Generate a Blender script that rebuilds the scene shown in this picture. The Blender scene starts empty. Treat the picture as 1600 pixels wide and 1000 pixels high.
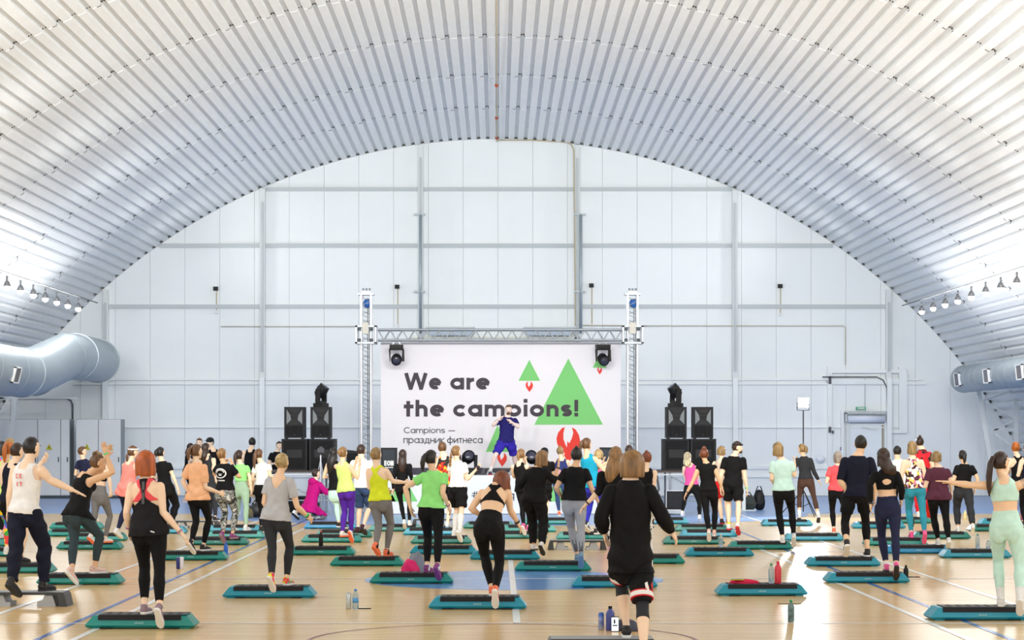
import bpy, math, random
import numpy as np
from mathutils import Vector, Matrix
from mathutils.bvhtree import BVHTree
random.seed(7); np.random.seed(7)
S = bpy.context.scene
COL = S.collection
D2R = math.pi/180
# ---------------------------------------------------------------- camera: level, shifted lens, standing in the hall's middle
F, CX, CY, CH = 3500.0, 777.0, 680.0, 1.91      # focal length in pixels of a 1600 px frame, vanishing point, eye height
cam_d = bpy.data.cameras.new('camera'); cam = bpy.data.objects.new('camera', cam_d); COL.objects.link(cam)
cam.location = (0, 0, CH); cam.rotation_euler = (math.pi/2, 0, 0)
cam_d.sensor_width = 36; cam_d.lens = F/1600*36
cam_d.shift_x = (800-CX)/1600; cam_d.shift_y = (CY-500)/1600
cam_d.clip_end = 300; cam_d.clip_start = 0.3
S.camera = cam
# ---------------------------------------------------------------- world, exposure
W = bpy.data.worlds.new('world'); S.world = W; W.use_nodes = True
W.node_tree.nodes['Background'].inputs[0].default_value = (0.97, 0.985, 1.0, 1)
W.node_tree.nodes['Background'].inputs[1].default_value = 1.6
S.view_settings.view_transform = 'Standard'; S.view_settings.look = 'None'
S.view_settings.exposure = 0.24; S.view_settings.gamma = 1.0
try: S.view_settings.use_curve_mapping = False
except Exception: pass
S.cycles.use_denoising = True
S.cycles.max_bounces = 6; S.cycles.diffuse_bounces = 4; S.cycles.glossy_bounces = 3; S.cycles.transparent_max_bounces = 6
S.cycles.sample_clamp_indirect = 6
def lamp(name, kind, loc, power, color=(1, 1, 1), **kw):
    d = bpy.data.lights.new(name, kind); d.energy = power; d.color = color
    o = bpy.data.objects.new(name, d); o.location = loc; COL.objects.link(o)
    for k, v in kw.items():
        if k == 'rot': o.rotation_euler = v
        else: setattr(d, k, v)
    return o
FLOOD_L = [(-11.6, 62-1.5*i, 5.4) for i in range(0, 7)]
FLOOD_R = [(11.75, 62-1.62*i, 5.32) for i in range(0, 8)]
for (x, y, z) in FLOOD_L+FLOOD_R:
    lamp('flood_light_source', 'POINT', (x, y, z), 55, (1, .99, .97), shadow_soft_size=.16)
for sx in (-1, 1):                                  # the two strings of floodlights go on towards and past the camera
    for y in range(2, 50, 5):
        lamp('flood_light_source', 'POINT', (sx*11.4, y, 5.5), 265 if y < 30 else 120, (.97, .985, 1), shadow_soft_size=1.4)
for sx in (-1, 1):                                  # extra spots beside the strings, added only to brighten the vault
    for y in (32, 38, 44, 50, 56, 62, 67):
        lamp('added_vault_fill', 'SPOT', (sx*11.3, y, 5.75), 520, (1, 1, .975), shadow_soft_size=.5, spot_size=100*D2R, spot_blend=1.0, rot=(0, sx*(90+24)*D2R, 0))
for x in (-7.5, -4.5, -1.5, 1.5, 4.5, 7.5):          # unseen spots above the frame, added to brighten the end wall
    lamp('added_end_wall_fill', 'SPOT', (x, 26, 8.3), 2800, (1, 1, .955), shadow_soft_size=.5, spot_size=75*D2R, spot_blend=.8, rot=(88*D2R, 0, 0))
lamp('stand_light_source', 'SPOT', (7.24, 52.8, 2.68), 600, (.96, .97, 1), shadow_soft_size=.14, spot_size=150*D2R, spot_blend=.6, rot=(80*D2R, 0, 172*D2R))

def P(px, py, d): return Vector(((px-CX)*d/F, d, CH-(py-CY)*d/F))
def dep(y, z=0.0): return (CH-z)*F/(y-CY)
# ---------------------------------------------------------------- materials
MATS = {}
def mat(name, col, rough=.6, metal=0., spec=.5, emit=None, estr=1., noise=0., nscale=30., tint=None, coat=0, trans=0, alpha=1, bump=0., stretch=None, ior=None):
    if name in MATS: return MATS[name]
    m = bpy.data.materials.new(name); m.use_nodes = True; nt = m.node_tree; b = nt.nodes['Principled BSDF']
    b.inputs['Base Color'].default_value = (*col, 1); b.inputs['Roughness'].default_value = rough
    b.inputs['Metallic'].default_value = metal; b.inputs['Specular IOR Level'].default_value = spec
    b.inputs['Coat Weight'].default_value = coat; b.inputs['Transmission Weight'].default_value = trans; b.inputs['Alpha'].default_value = alpha
    if ior: b.inputs['IOR'].default_value = ior
    if emit: b.inputs['Emission Color'].default_value = (*emit, 1); b.inputs['Emission Strength'].default_value = estr
    if noise or bump:
        tc = nt.nodes.new('ShaderNodeTexCoord'); mp = nt.nodes.new('ShaderNodeMapping'); n = nt.nodes.new('ShaderNodeTexNoise')
        n.inputs['Scale'].default_value = nscale; n.inputs['Detail'].default_value = 4
        if stretch: mp.inputs['Scale'].default_value = stretch
        nt.links.new(tc.outputs['Object'], mp.inputs[0]); nt.links.new(mp.outputs[0], n.inputs[0])
        if noise:
            r = nt.nodes.new('ShaderNodeValToRGB'); t = tint or tuple(c*(1-noise) for c in col)
            r.color_ramp.elements[0].position = .35; r.color_ramp.elements[1].position = .65
            r.color_ramp.elements[0].color = (*t, 1); r.color_ramp.elements[1].color = (*col, 1)
            nt.links.new(n.outputs[0], r.inputs[0]); nt.links.new(r.outputs[0], b.inputs['Base Color'])
        if bump:
            bp = nt.nodes.new('ShaderNodeBump'); bp.inputs['Strength'].default_value = bump; bp.inputs['Distance'].default_value = .02
            nt.links.new(n.outputs[0], bp.inputs['Height']); nt.links.new(bp.outputs[0], b.inputs['Normal'])
    MATS[name] = m; return m
def srgb(r, g, b):
    return tuple(((c/255)/12.92 if c/255 <= .04045 else ((c/255+.055)/1.055)**2.4) for c in (r, g, b))
def cm(r, g, b, rough=.75, **kw):
    return mat('paint_%d_%d_%d_%d' % (r, g, b, int(rough*100)), srgb(r, g, b), rough, **kw)
# ---------------------------------------------------------------- objects
def link(o, parent=None):
    COL.objects.link(o)
    if parent is not None: o.parent = parent
    return o
def tag(o, label=None, cat=None, group=None, kind=None):
    if label: o['label'] = label
    if cat: o['category'] = cat
    if group: o['group'] = group
    if kind: o['kind'] = kind
    return o
def empty(name, loc, label=None, cat=None, group=None, rz=0):
    o = bpy.data.objects.new(name, None); o.empty_display_size = .1; o.location = loc; o.rotation_euler[2] = rz
    link(o); return tag(o, label, cat, group)
class MB:
    """collects simple solids for one mesh"""
    def __init__(s): s.v = []; s.f = []; s.mi = []; s.cur = 0
    def add(s, vs, fs):
        n = len(s.v); s.v += [tuple(v) for v in vs]; s.f += [tuple(i+n for i in f) for f in fs]; s.mi += [s.cur]*len(fs); return s
    def box(s, a, b, M=None):
        x0, y0, z0 = a; x1, y1, z1 = b
        vs = [(x0, y0, z0), (x1, y0, z0), (x1, y1, z0), (x0, y1, z0), (x0, y0, z1), (x1, y0, z1), (x1, y1, z1), (x0, y1, z1)]
        if M is not None: vs = [M @ Vector(v) for v in vs]
        return s.add(vs, [(0, 3, 2, 1), (4, 5, 6, 7), (0, 1, 5, 4), (1, 2, 6, 5), (2, 3, 7, 6), (3, 0, 4, 7)])
    def bar(s, a, b, w, h=None, up=(0, 0, 1)):
        a, b = Vector(a), Vector(b); h = h or w; d = (b-a).normalized(); u = Vector(up)
        if abs(d.dot(u)) > .95: u = Vector((0, 1, 0))
        x = d.cross(u).normalized(); y = x.cross(d)
        vs = [p+x*sx*w/2+y*sy*h/2 for p in (a, b) for sx, sy in ((-1, -1), (1, -1), (1, 1), (-1, 1))]
        return s.add(vs, [(3, 2, 1, 0), (4, 5, 6, 7), (0, 1, 5, 4), (1, 2, 6, 5), (2, 3, 7, 6), (3, 0, 4, 7)])
    def tube(s, pts, rad, n=10, cap=True, side=None, flat=1.0):
        pts = [Vector(p) for p in pts]; rad = rad if hasattr(rad, '__len__') else [rad]*len(pts); vs = []; fs = []
        ref = Vector(side) if side is not None else None
        for i, p in enumerate(pts):
            d = (pts[min(i+1, len(pts)-1)]-pts[max(i-1, 0)]).normalized()
            if ref is None: ref = Vector((1, 0, 0)) if abs(d.x) < .8 else Vector((0, 1, 0))
            x = (ref-d*ref.dot(d)).normalized(); y = d.cross(x); ref = x if side is None else ref
            r = rad[i]; rx, ry = (r if hasattr(r, '__len__') else (r, r*flat))
            for k in range(n):
                a = 2*math.pi*k/n; vs.append(p+x*math.cos(a)*rx+y*math.sin(a)*ry)
        for i in range(len(pts)-1):
            for k in range(n):
                k2 = (k+1) % n; fs.append((i*n+k, i*n+k2, (i+1)*n+k2, (i+1)*n+k))
        if cap: fs.append(tuple(range(n))[::-1]); fs.append(tuple((len(pts)-1)*n+k for k in range(n)))
        return s.add(vs, fs)
    def ell(s, c, r, ax=None, n=12, m=8):
        c = Vector(c); ax = ax or (Vector((1, 0, 0)), Vector((0, 1, 0)), Vector((0, 0, 1))); vs = []; fs = []
        r = r if hasattr(r, '__len__') else (r, r, r)
        vs.append(c-ax[2]*r[2])
        for j in range(1, m):
            t = -math.pi/2+math.pi*j/m
            for k in range(n):
                a = 2*math.pi*k/n
                vs.append(c+ax[0]*r[0]*math.cos(t)*math.cos(a)+ax[1]*r[1]*math.cos(t)*math.sin(a)+ax[2]*r[2]*math.sin(t))
        vs.append(c+ax[2]*r[2]); N = len(vs)-1
        for k in range(n):
            k2 = (k+1) % n
            fs.append((0, 1+k2, 1+k)); fs.append((N, N-n+k, N-n+k2))
            for j in range(m-2): fs.append((1+j*n+k, 1+j*n+k2, 1+(j+1)*n+k2, 1+(j+1)*n+k))
        return s.add(vs, fs)
    def prism(s, poly, y0, y1, ax='y'):
        """poly: (x, z) outline counter-clockwise seen from the front (-y)"""
        n = len(poly)
        if ax == 'y': vs = [(x, y0, z) for x, z in poly]+[(x, y1, z) for x, z in poly]
        elif ax == 'x': vs = [(y0, x, z) for x, z in poly]+[(y1, x, z) for x, z in poly]
        else: vs = [(x, z, y0) for x, z in poly]+[(x, z, y1) for x, z in poly]
        fs = [tuple(range(n)), tuple(range(2*n-1, n-1, -1))]+[((i+1) % n, i, n+i, n+(i+1) % n) for i in range(n)]
        return s.add(vs, fs)
    def mesh(s, name, mats, smooth=False):
        me = bpy.data.meshes.new(name); me.from_pydata(s.v, [], s.f)
        for m in (mats if isinstance(mats, (list, tuple)) else [mats]): me.materials.append(m)
        if any(s.mi): me.polygons.foreach_set('material_index', s.mi)
        if smooth: me.polygons.foreach_set('use_smooth', [True]*len(s.f))
        me.update(); return me
    def build(s, name, mats, parent=None, smooth=False, loc=(0, 0, 0)):
        o = bpy.data.objects.new(name, s.mesh(name, mats, smooth)); o.location = loc; return link(o, parent)
_shared = {}
def rod(name, parent, a, b, r, m, n=8):
    """a round bar from a to b (in the parent's space), its mesh shared by all bars of the material"""
    k = (m.name, n)
    if k not in _shared: _shared[k] = MB().tube([(0, 0, 0), (0, 0, 1)], 1, n).mesh('bar', m, True)
    a, b = Vector(a), Vector(b); o = bpy.data.objects.new(name, _shared[k]); d = b-a
    o.matrix_local = Matrix.Translation(a) @ d.to_track_quat('Z', 'Y').to_matrix().to_4x4() @ Matrix.Diagonal((r, r, d.length, 1))
    return link(o, parent)
def inst(name, mesh, parent=None, loc=(0, 0, 0), rot=(0, 0, 0), scale=(1, 1, 1)):
    o = bpy.data.objects.new(name, mesh); o.location = loc; o.rotation_euler = rot; o.scale = scale; return link(o, parent)
TEXTS = []
def text(name, s, x0, x1, z0, z1, y, m, parent, bold=.0, depth=.004, xscale=True):
    """lettering fitted to a box in the parent's XZ plane, facing -Y"""
    c = bpy.data.curves.new(name, 'FONT'); c.body = s; c.size = 1; c.extrude = 0; c.offset = bold; c.resolution_u = 3
    o = bpy.data.objects.new(name, c); link(o); TEXTS.append((o, name, x0, x1, z0, z1, y, m, parent, depth)); return o
def finish_texts():
    bpy.context.view_layer.update(); dg = bpy.context.evaluated_depsgraph_get()
    for (o, name, x0, x1, z0, z1, y, m, parent, depth) in TEXTS:
        me = bpy.data.meshes.new_from_object(o.evaluated_get(dg)); n = len(me.vertices)
        co = np.zeros(n*3); me.vertices.foreach_get('co', co); co = co.reshape(-1, 3)
        lo = co.min(0); hi = co.max(0)
        X = x0+(co[:, 0]-lo[0])/(hi[0]-lo[0])*(x1-x0); Z = z0+(co[:, 1]-lo[1])/(hi[1]-lo[1])*(z1-z0)
        out = np.stack([X, np.full(n, y), Z], 1); me.vertices.foreach_set('co', out.ravel()); me.materials.clear(); me.materials.append(m); me.update()
        bpy.data.objects.remove(o)
        q = bpy.data.objects.new(name, me); link(q, parent)
        sm = q.modifiers.new('thick', 'SOLIDIFY'); sm.thickness = depth
    TEXTS.clear()
# ---------------------------------------------------------------- a drawn geometric alphabet (x-height 1), ribbons of even weight
def _arc(cx, cy, rx, ry, a0, a1, n=18): return [(cx+rx*math.cos((a0+(a1-a0)*i/n)*D2R), cy+ry*math.sin((a0+(a1-a0)*i/n)*D2R)) for i in range(n+1)]
def glyph(ch, t):
    h = t/2; A = 1.40; D = -.40; w = 1.02
    def O(w, a0=0, a1=360): return _arc(w/2, .5, w/2-h, .5-h, a0, a1, 28)
    def arch(x0, x1): r = (x1-x0)/2; return [(x0, 0)]+_arc((x0+x1)/2, 1-h-r*.95, r, r*.95, 180, 0)+[(x1, 0)]
    g = {
     'o': (w, [O(w)]), 'c': (.9, [O(w, 42, 318)]), 'с': (.9, [O(w, 42, 318)]), 'e': (w, [O(w, 0, 306), [(h*.6, .5), (w-h*.6, .5)]]), 'е': (w, [O(w, 0, 306), [(h*.6, .5), (w-h*.6, .5)]]),
     'a': (w, [O(w), [(w-h, 0), (w-h, 1)]]), 'а': (w, [O(w), [(w-h, 0), (w-h, 1)]]), 'q': (w, [O(w), [(w-h, D), (w-h, 1)]]), 'p': (w, [O(w), [(h, D), (h, 1)]]), 'р': (w, [O(w), [(h, D), (h, 1)]]),
     'n': (.88, [arch(h, .88-h), [(h, 0), (h, 1)]]), 'h': (.88, [arch(h, .88-h), [(h, 0), (h, A)]]), 'm': (1.42, [arch(h, .71), arch(.71, 1.42-h), [(h, 0), (h, 1)]]),
     'r': (.56, [[(h, 0), (h, 1)], _arc(.56, .5, .56-h, .5-h, 165, 90, 8)]), 't': (.66, [[(.30, 0), (.30, 1.3)], [(0, 1-h), (.66, 1-h)]]), 'i': (t, [[(h, 0), (h, 1)], [(h, 1.16), (h, 1.16+t)]]),
     's': (.80, [_arc(.40, .75-h*.5, .40-h, .25-h*.5, 25, 270, 14)[:]+_arc(.40, .25+h*.5, .40-h, .25-h*.5, 90, -155, 14)]), '!': (t, [[(h, .42), (h, A)], [(h, 0), (h, t)]]),
     'W': (1.95, [[(h, A), (.56, 0)], [(.52, 0), (.975, A)], [(.975, A), (1.43, 0)], [(1.39, 0), (1.95-h, A)]]), 'C': (1.25, [_arc(.70, .70, .70-h, .70-h, 45, 315, 24)]),
     '—': (1.2, [[(0, .5), (1.2, .5)]]), '#': (1.1, [[(.35, 0), (.5, A)], [(.7, 0), (.85, A)], [(0, .45), (1.05, .45)], [(.06, .95), (1.1, .95)]]),
     'п': (.86, [[(h, 0), (h, 1)], [(.86-h, 0), (.86-h, 1)], [(0, 1-h), (.86, 1-h)]]), 'н': (.86, [[(h, 0), (h, 1)], [(.86-h, 0), (.86-h, 1)], [(h, .5), (.86-h, .5)]]),
     'и': (.90, [[(h, 0), (h, 1)], [(.90-h, 0), (.90-h, 1)], [(h, .10), (.90-h, .90)]]), 'к': (.80, [[(h, 0), (h, 1)], [(.78, 1), (h*1.4, .5), (.80, 0)]]), 'т': (.80, [[(.40, 0), (.40, 1)], [(0, 1-h), (.80, 1-h)]]),
     'з': (.76, [_arc(.34, .75-h*.4, .36-h*.6, .25-h*.6, 150, -90, 14), _arc(.34, .25+h*.4, .40-h*.6, .25-h*.6, 90, -150, 14)]), 'д': (1.0, [[(.02, h), (.98, h)], [(.07, h), (.07, -.22)], [(.93, h), (.93, -.22)], [(.20, h), (.34, 1-h), (.78, 1-h), (.78, h)]]),
     'ф': (1.3, [_arc(.65, .5, .65-h, .5-h, 0, 360, 28), [(.65, D), (.65, A)]]),
     'E': (.9, [[(h, 0), (h, A)], [(0, h), (.9, h)], [(0, A/2), (.84, A/2)], [(0, A-h), (.9, A-h)]]), 'O': (1.3, [_arc(.65, A/2, .65-h, A/2-h, 0, 360, 24)]), 'N': (1.1, [[(h, 0), (h, A)], [(1.1-h, 0), (1.1-h, A)], [(h, A), (1.1-h, 0)]]),
     'В': (.9, [[(h, 0), (h, A)], [(h, h), (.6, h), (.86, .35), (.6, .7), (h, .7)], [(h, A-h), (.55, A-h), (.78, 1.05), (.55, .7)]]), 'Ы': (1.3, [[(h, 0), (h, A)], [(1.3-h, 0), (1.3-h, A)], [(h, h), (.6, h), (.8, .35), (.6, .75), (h, .75)]]),
     'Х': (1.1, [[(h, 0), (1.1-h, A)], [(h, A), (1.1-h, 0)]]), 'О': (1.3, [_arc(.65, A/2, .65-h, A/2-h, 0, 360, 24)]), 'Д': (1.2, [[(0, h), (1.2, h)], [(.06, h), (.06, -.25)], [(1.14, h), (1.14, -.25)], [(.22, h), (.40, A-h), (.95, A-h), (.95, h)]]),
    }
    return g[ch]
def letters(name, s, x0, x1, zb, xh, y, m, parent, t=.28, gap=.11, dep_=.004):
    """the word s between x0 and x1 on the baseline zb, its small letters xh tall"""
    items = [glyph(c, t) for c in s]; W_ = sum(w for w, _ in items)+gap*(len(s)-1); kx = (x1-x0)/W_; b = MB(); x = 0; 
    for qi, (w, strokes) in enumerate(items):
        for si, st in enumerate(strokes):
            pts = [Vector(((x+px)*kx/xh, pz, 0)) for px, pz in st]; n = len(pts); closed = (pts[0]-pts[-1]).length < 1e-4; L_, R_ = [], []
            for i in range(n):
                a = pts[i]-pts[i-1] if i > 0 else (pts[0]-pts[-2] if closed else pts[1]-pts[0]); c = pts[i+1]-pts[i] if i < n-1 else (pts[1]-pts[0] if closed else pts[-1]-pts[-2])
                a.normalize(); c.normalize(); tn = (a+c); tn = tn.normalized() if tn.length > .2 else a; nn = Vector((-tn.y, tn.x, 0)); q = max(.80, nn.dot(Vector((-a.y, a.x, 0)))); off = nn*(t/2)/q
                L_.append(pts[i]+off); R_.append(pts[i]-off)
            yy = y-.0004*si
            vs = [(x0+p_.x*xh, yy, zb+p_.y*xh) for p_ in L_]+[(x0+p_.x*xh, yy, zb+p_.y*xh) for p_ in R_]; vs += [(v[0], v[1]-dep_, v[2]) for v in vs]
            fs = []
            for i in range(n-1): fs += [(2*n+i, 2*n+i+1, 3*n+i+1, 3*n+i), (i, 2*n+i, 2*n+i+1, i+1)[::-1], (n+i, n+i+1, 3*n+i+1, 3*n+i)[::-1]]
            b.add(vs, fs)
        x += w+gap
    return b.build(name, m, parent)
# ================================================================ THE HALL
YW = 70.0                                   # end wall
R0, ZC = 18.5, -7.35                        # arch radius, height of its centre
AH = math.acos(-ZC/R0)                      # half opening angle down to the floor
steel = mat('white_painted_steel', srgb(238, 241, 243), .42, spec=.45, noise=.03, nscale=2.0)
panelm = mat('white_wall_panel', srgb(240, 245, 247), .38, noise=.02, nscale=.6)
lowpanel = mat('pale_wall_panel', srgb(240, 245, 248), .38, noise=.02, nscale=.6)
colm = mat('white_column_paint', srgb(226, 230, 231), .5)
greym = mat('grey_girt_paint', srgb(196, 203, 205), .55)
darkm = mat('dark_gap', srgb(84, 92, 98), .9)
screwm = mat('dark_screw', srgb(60, 58, 60), .7)
galv = mat('galvanised_duct', srgb(176, 187, 194), .48, metal=.5, noise=.10, nscale=1.6, stretch=(1, .25, 1))
blackm = mat('black_plastic', srgb(18, 18, 21), .55, spec=.35)
# ---- floor
def wood_floor():
    m = bpy.data.materials.new('oak_parquet'); m.use_nodes = True; nt = m.node_tree; b = nt.nodes['Principled BSDF']; L = nt.links.new
    tc = nt.nodes.new('ShaderNodeTexCoord')
    br = nt.nodes.new('ShaderNodeTexBrick'); br.inputs['Scale'].default_value = 1; br.inputs['Brick Width'].default_value = 1.1; br.inputs['Row Height'].default_value = .075
    br.inputs['Mortar Size'].default_value = .0018; br.inputs['Bias'].default_value = 0
    br.inputs['Color1'].default_value = (*srgb(230, 198, 142), 1); br.inputs['Color2'].default_value = (*srgb(218, 185, 128), 1); br.inputs['Mortar'].default_value = (*srgb(192, 156, 106), 1)
    L(tc.outputs['Object'], br.inputs[0])
    mp = nt.nodes.new('ShaderNodeMapping'); mp.inputs['Scale'].default_value = (.35, 5, 1); L(tc.outputs['Object'], mp.inputs[0])
    n = nt.nodes.new('ShaderNodeTexNoise'); n.inputs['Scale'].default_value = 3; n.inputs['Detail'].default_value = 6; L(mp.outputs[0], n.inputs[0])
    r = nt.nodes.new('ShaderNodeValToRGB'); r.color_ramp.elements[0].position = .3; r.color_ramp.elements[1].position = .7
    r.color_ramp.elements[0].color = (.86, .82, .76, 1); r.color_ramp.elements[1].color = (1, 1, 1, 1); L(n.outputs[0], r.inputs[0])
    mx = nt.nodes.new('ShaderNodeMix'); mx.data_type = 'RGBA'; mx.blend_type = 'MULTIPLY'; mx.inputs[0].default_value = 1
    L(br.outputs[0], mx.inputs[6]); L(r.outputs[0], mx.inputs[7]); L(mx.outputs[2], b.inputs['Base Color'])
    b.inputs['Roughness'].default_value = .24; b.inputs['Specular IOR Level'].default_value = .28
    return m
oak = wood_floor()
bluep = mat('blue_court_paint', srgb(104, 152, 218), .22, noise=.05, nscale=1.2)
bluef = mat('blue_sports_vinyl', srgb(128, 162, 216), .3, noise=.04, nscale=1.0)
linew = mat('white_line_paint', srgb(240, 240, 238), .25)
lineb = mat('blue_line_paint', srgb(40, 96, 176), .25)
liner = mat('maroon_line_paint', srgb(150, 92, 88), .3)
floor = MB().box((-17.6, -8, -.3), (17.6, YW+.4, 0)).build('floor', oak); floor['kind'] = 'structure'
def flat(name, poly, z, m, parent=floor, t=.002):
    b = MB(); n = len(poly)
    vs = [(x, y, z-t) for x, y in poly]+[(x, y, z) for x, y in poly]
    b.add(vs, [tuple(range(n, 2*n))]+[(i, (i+1) % n, n+(i+1) % n, n+i) for i in range(n)]); return b.build(name, m, parent)
def line(x0, y0, x1, y1, w, m, z=.0045, name='court_line'):
    d = Vector((x1-x0, y1-y0)).normalized(); n = Vector((-d.y, d.x))*w/2
    o = flat(name, [(x0-n.x, y0-n.y), (x1-n.x, y1-n.y), (x1+n.x, y1+n.y), (x0+n.x, y0+n.y)][::1], z, m); return o
flat('painted_apron', [(-17, 54.5), (17, 54.5), (17, YW), (-17, YW)], .0025, bluef)
arc = [(.1+7.4*math.cos(a), 54.6-7.4*math.sin(a)) for a in np.linspace(0, math.pi, 49)]
flat('painted_half_circle', arc[::-1], .0032, bluef)
flat('painted_centre_circle', [(.22+1.97*math.cos(a), 29.6+1.97*math.sin(a)) for a in np.linspace(0, 2*math.pi, 64, endpoint=False)], .0025, bluep)
for (x0, y0, x1, y1, w) in [(-5.32, 2, -5.32, 54.4, .07), (-3.95, 2, -3.95, 46, .07), (4.4, 2, 4.4, 47, .07), (5.83, 2, 5.83, 54.4, .07), (.2, 22.7, .2, 34.2, .075),
                            (-13, 22.73, 13, 22.73, .05), (-13, 29.8, 13, 29.8, .05), (-13, 36.7, 13, 36.7, .05)]:
    line(x0, y0, x1, y1, w, linew)
line(-4.3, 2, -4.3, 54, .06, lineb, .004); line(4.8, 2, 4.8, 54, .06, lineb, .004)
b = MB(); N = 72
for i in range(N):
    a0, a1 = 2*math.pi*i/N, 2*math.pi*(i+1)/N
    b.add([(.05+r*math.cos(a), 20.85+r*math.sin(a), .004) for r in (1.79, 1.82) for a in (a0, a1)], [(0, 1, 3, 2)])
b.build('court_circle', liner, floor)
# ---- ceiling: corrugated sheets, each of three ribs, lapped at every purlin
NS = 49; dA = 2*AH/NS; PW = dA*R0/3
def rib_profile():
    w = PW; h = .078; out = []
    for k in range(3):
        x = k*w-1.5*w
        out += [(x, 0), (x+.082, 0), (x+.102, h), (x+w-.102, h), (x+w-.082, 0)]
    out.append((1.5*w, 0)); return out
def sheet_mesh(L, lap=.005, det=True):
    pr = rib_profile(); b = MB(); n = len(pr)
    vs = [(x, 0, z-lap) for x, z in pr]+[(x, L, z) for x, z in pr]
    b.add(vs, [(i, i+1, n+i+1, n+i) for i in range(n-1)])
    b.add([(x, 0, z-lap) for x, z in pr]+[(x, 0, z+.002) for x, z in pr], [(i+1, i, n+i, n+i+1) for i in range(n-1)])
    if det:
        b.cur = 1
        for k in range(3):
            x = k*PW-1.5*PW
            b.box((x+.106, .03, .055), (x+.13, .055, .075)); b.box((x+PW-.13, .03, .055), (x+PW-.106, .055, .075))
        x = -1.5*PW                                     # the side lap: a dark V at the joint
        b.box((x+.078, -.012, .0), (x+.094, -.002, .07)); b.box((x+PW-.098, -.012, .0), (x+PW-.082, -.002, .07)); b.box((x+.094, -.012, .062), (x+PW-.098, -.002, .074)); b.box((x+.0, -.012, -.014), (x+.082, -.002, -.004))
    b.cur = 0
    return b.mesh('roof_sheet', [steel, screwm])
joints = [70.0, 63.4, 57.7, 52.0, 46.3, 40.6, 34.9]
ceil = bpy.data.objects.new('ceiling', None); link(ceil); ceil['kind'] = 'structure'
# the near part of the vault, over and behind the camera, and the outer skin
b = MB(); pr = rib_profile()
prof = []
for i in range(NS):
    a = -AH+dA*(i+.5)
    for (x, z) in pr[:-1]: prof.append(((R0+z)*math.sin(a+x/R0), ZC+(R0+z)*math.cos(a+x/R0)))
n = len(prof)
b.add([(x, -8, z) for x, z in prof]+[(x, 34.93, z) for x, z in prof], [(i, i+1, n+i+1, n+i) for i in range(n-1)])
b.build('near_vault', steel, ceil)
b = MB(); M_ = 96
pts = [((R0+.3)*math.sin(a), ZC+(R0+.3)*math.cos(a)) for a in np.linspace(-AH-.02, AH+.02, M_)]
b.add([(x, -8, z) for x, z in pts]+[(x, YW+.4, z) for x, z in pts], [(i, i+1, M_+i+1, M_+i) for i in range(M_-1)])
b.build('roof_skin', darkm, ceil)
first_lbl = True
for j in range(len(joints)-1):
    me = sheet_mesh(joints[j]-joints[j+1]+.02)
    for i in range(NS):
        a = -AH+dA*(i+.5)
        inst('roof_sheet', me, ceil, (R0*math.sin(a), joints[j+1], ZC+R0*math.cos(a)), (0, a, 0))
# ---- end wall: upright sandwich panels cut to the arch
wall = bpy.data.objects.new('wall_back', None); link(wall); wall['kind'] = 'structure'
def archz(x, r=R0): return ZC+math.sqrt(max(r*r-x*x, 0.01))
seams = []; x = (452-CX)/50.0
while x > -16.9: x -= 1.087
x += 1.087
while x < 16.9: seams.append(x); x += 1.087
edges = [-16.98]+seams+[16.98]
for i in range(len(edges)-1):
    x0, x1 = edges[i]+.0035, edges[i+1]-.0035
    for (z0, z1, m, y) in ((0, 3.62, lowpanel, YW-.05), (3.62, None, panelm, YW)):
        xs = np.linspace(x0, x1, 5)
        if z1 is None:
            top = [(x, archz(x)+.02) for x in xs]
            top = [(x, max(z, z0+.01)) for x, z in top]
            if max(z for _, z in top) < z0+.05: continue
        else:
            top = [(x, min(z1, max(archz(x), .05))) for x in xs]
        poly = [(x0, z0), (x1, z0)]+top[::-1]
        MB().prism(poly, y, y+.12).build('wall_panel', m, wall)
b = MB(); b.prism([(-17.4, 0), (17.4, 0)]+[((R0+.28)*math.sin(a), max(.001, ZC+(R0+.28)*math.cos(a))) for a in np.linspace(AH, -AH, 60)], YW+.13, YW+.3); b.build('wall_core', greym, wall)
def wallbox(px0, py0, px1, py1, y0, y1, name, m, parent=wall):
    a = P(px0, py1, YW); c = P(px1, py0, YW)
    return MB().box((a.x, y0, a.z), (c.x, y1, c.z)).build(name, m, parent)
for cx_ in (166.5, 411, 657.5, 902, 1147.5, 1387):
    x = (cx_-CX)/50; zt = archz(abs(x)+.1)-.02
    b = MB(); b.box((x-.08, YW-.2, 3.7), (x+.08, YW-.01, zt)); b.build('column', colm, wall)
    MB().box((x-.035, YW-.26, 3.9), (x+.035, YW-.2, zt-.4)).build('column_flange', greym, wall)
    MB().box((x-.075, YW-.34, 0), (x+.075, YW-.055, 3.7)).build('column_casing', panelm, wall)
for (py, h, x0, x1) in ((296, .11, 412, 1147), (384, .12, 245, 1305), (479, .12, 166, 1388), (593, .06, 113, 1445), (600, .05, 113, 1450), (668, .03, 190, 1420)):
    zc = CH-(py-CY)/50; 
    cuts = [c for c in (166.5, 411, 657.5, 902, 1147.5, 1387) if x0 < c < x1]; ed = [x0]+cuts+[x1]
    for q in range(len(ed)-1):
        xa = (ed[q]-CX)/50+.085; xb = (ed[q+1]-CX)/50-.085
        if xb-xa < .1: continue
        MB().box((xa, YW-(.1 if py < 590 else .14), zc-h/2), (xb, YW-.003 if py < 590 else YW-.053, zc+h/2)).build('girt', greym if py < 590 else panelm, wall)
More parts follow.
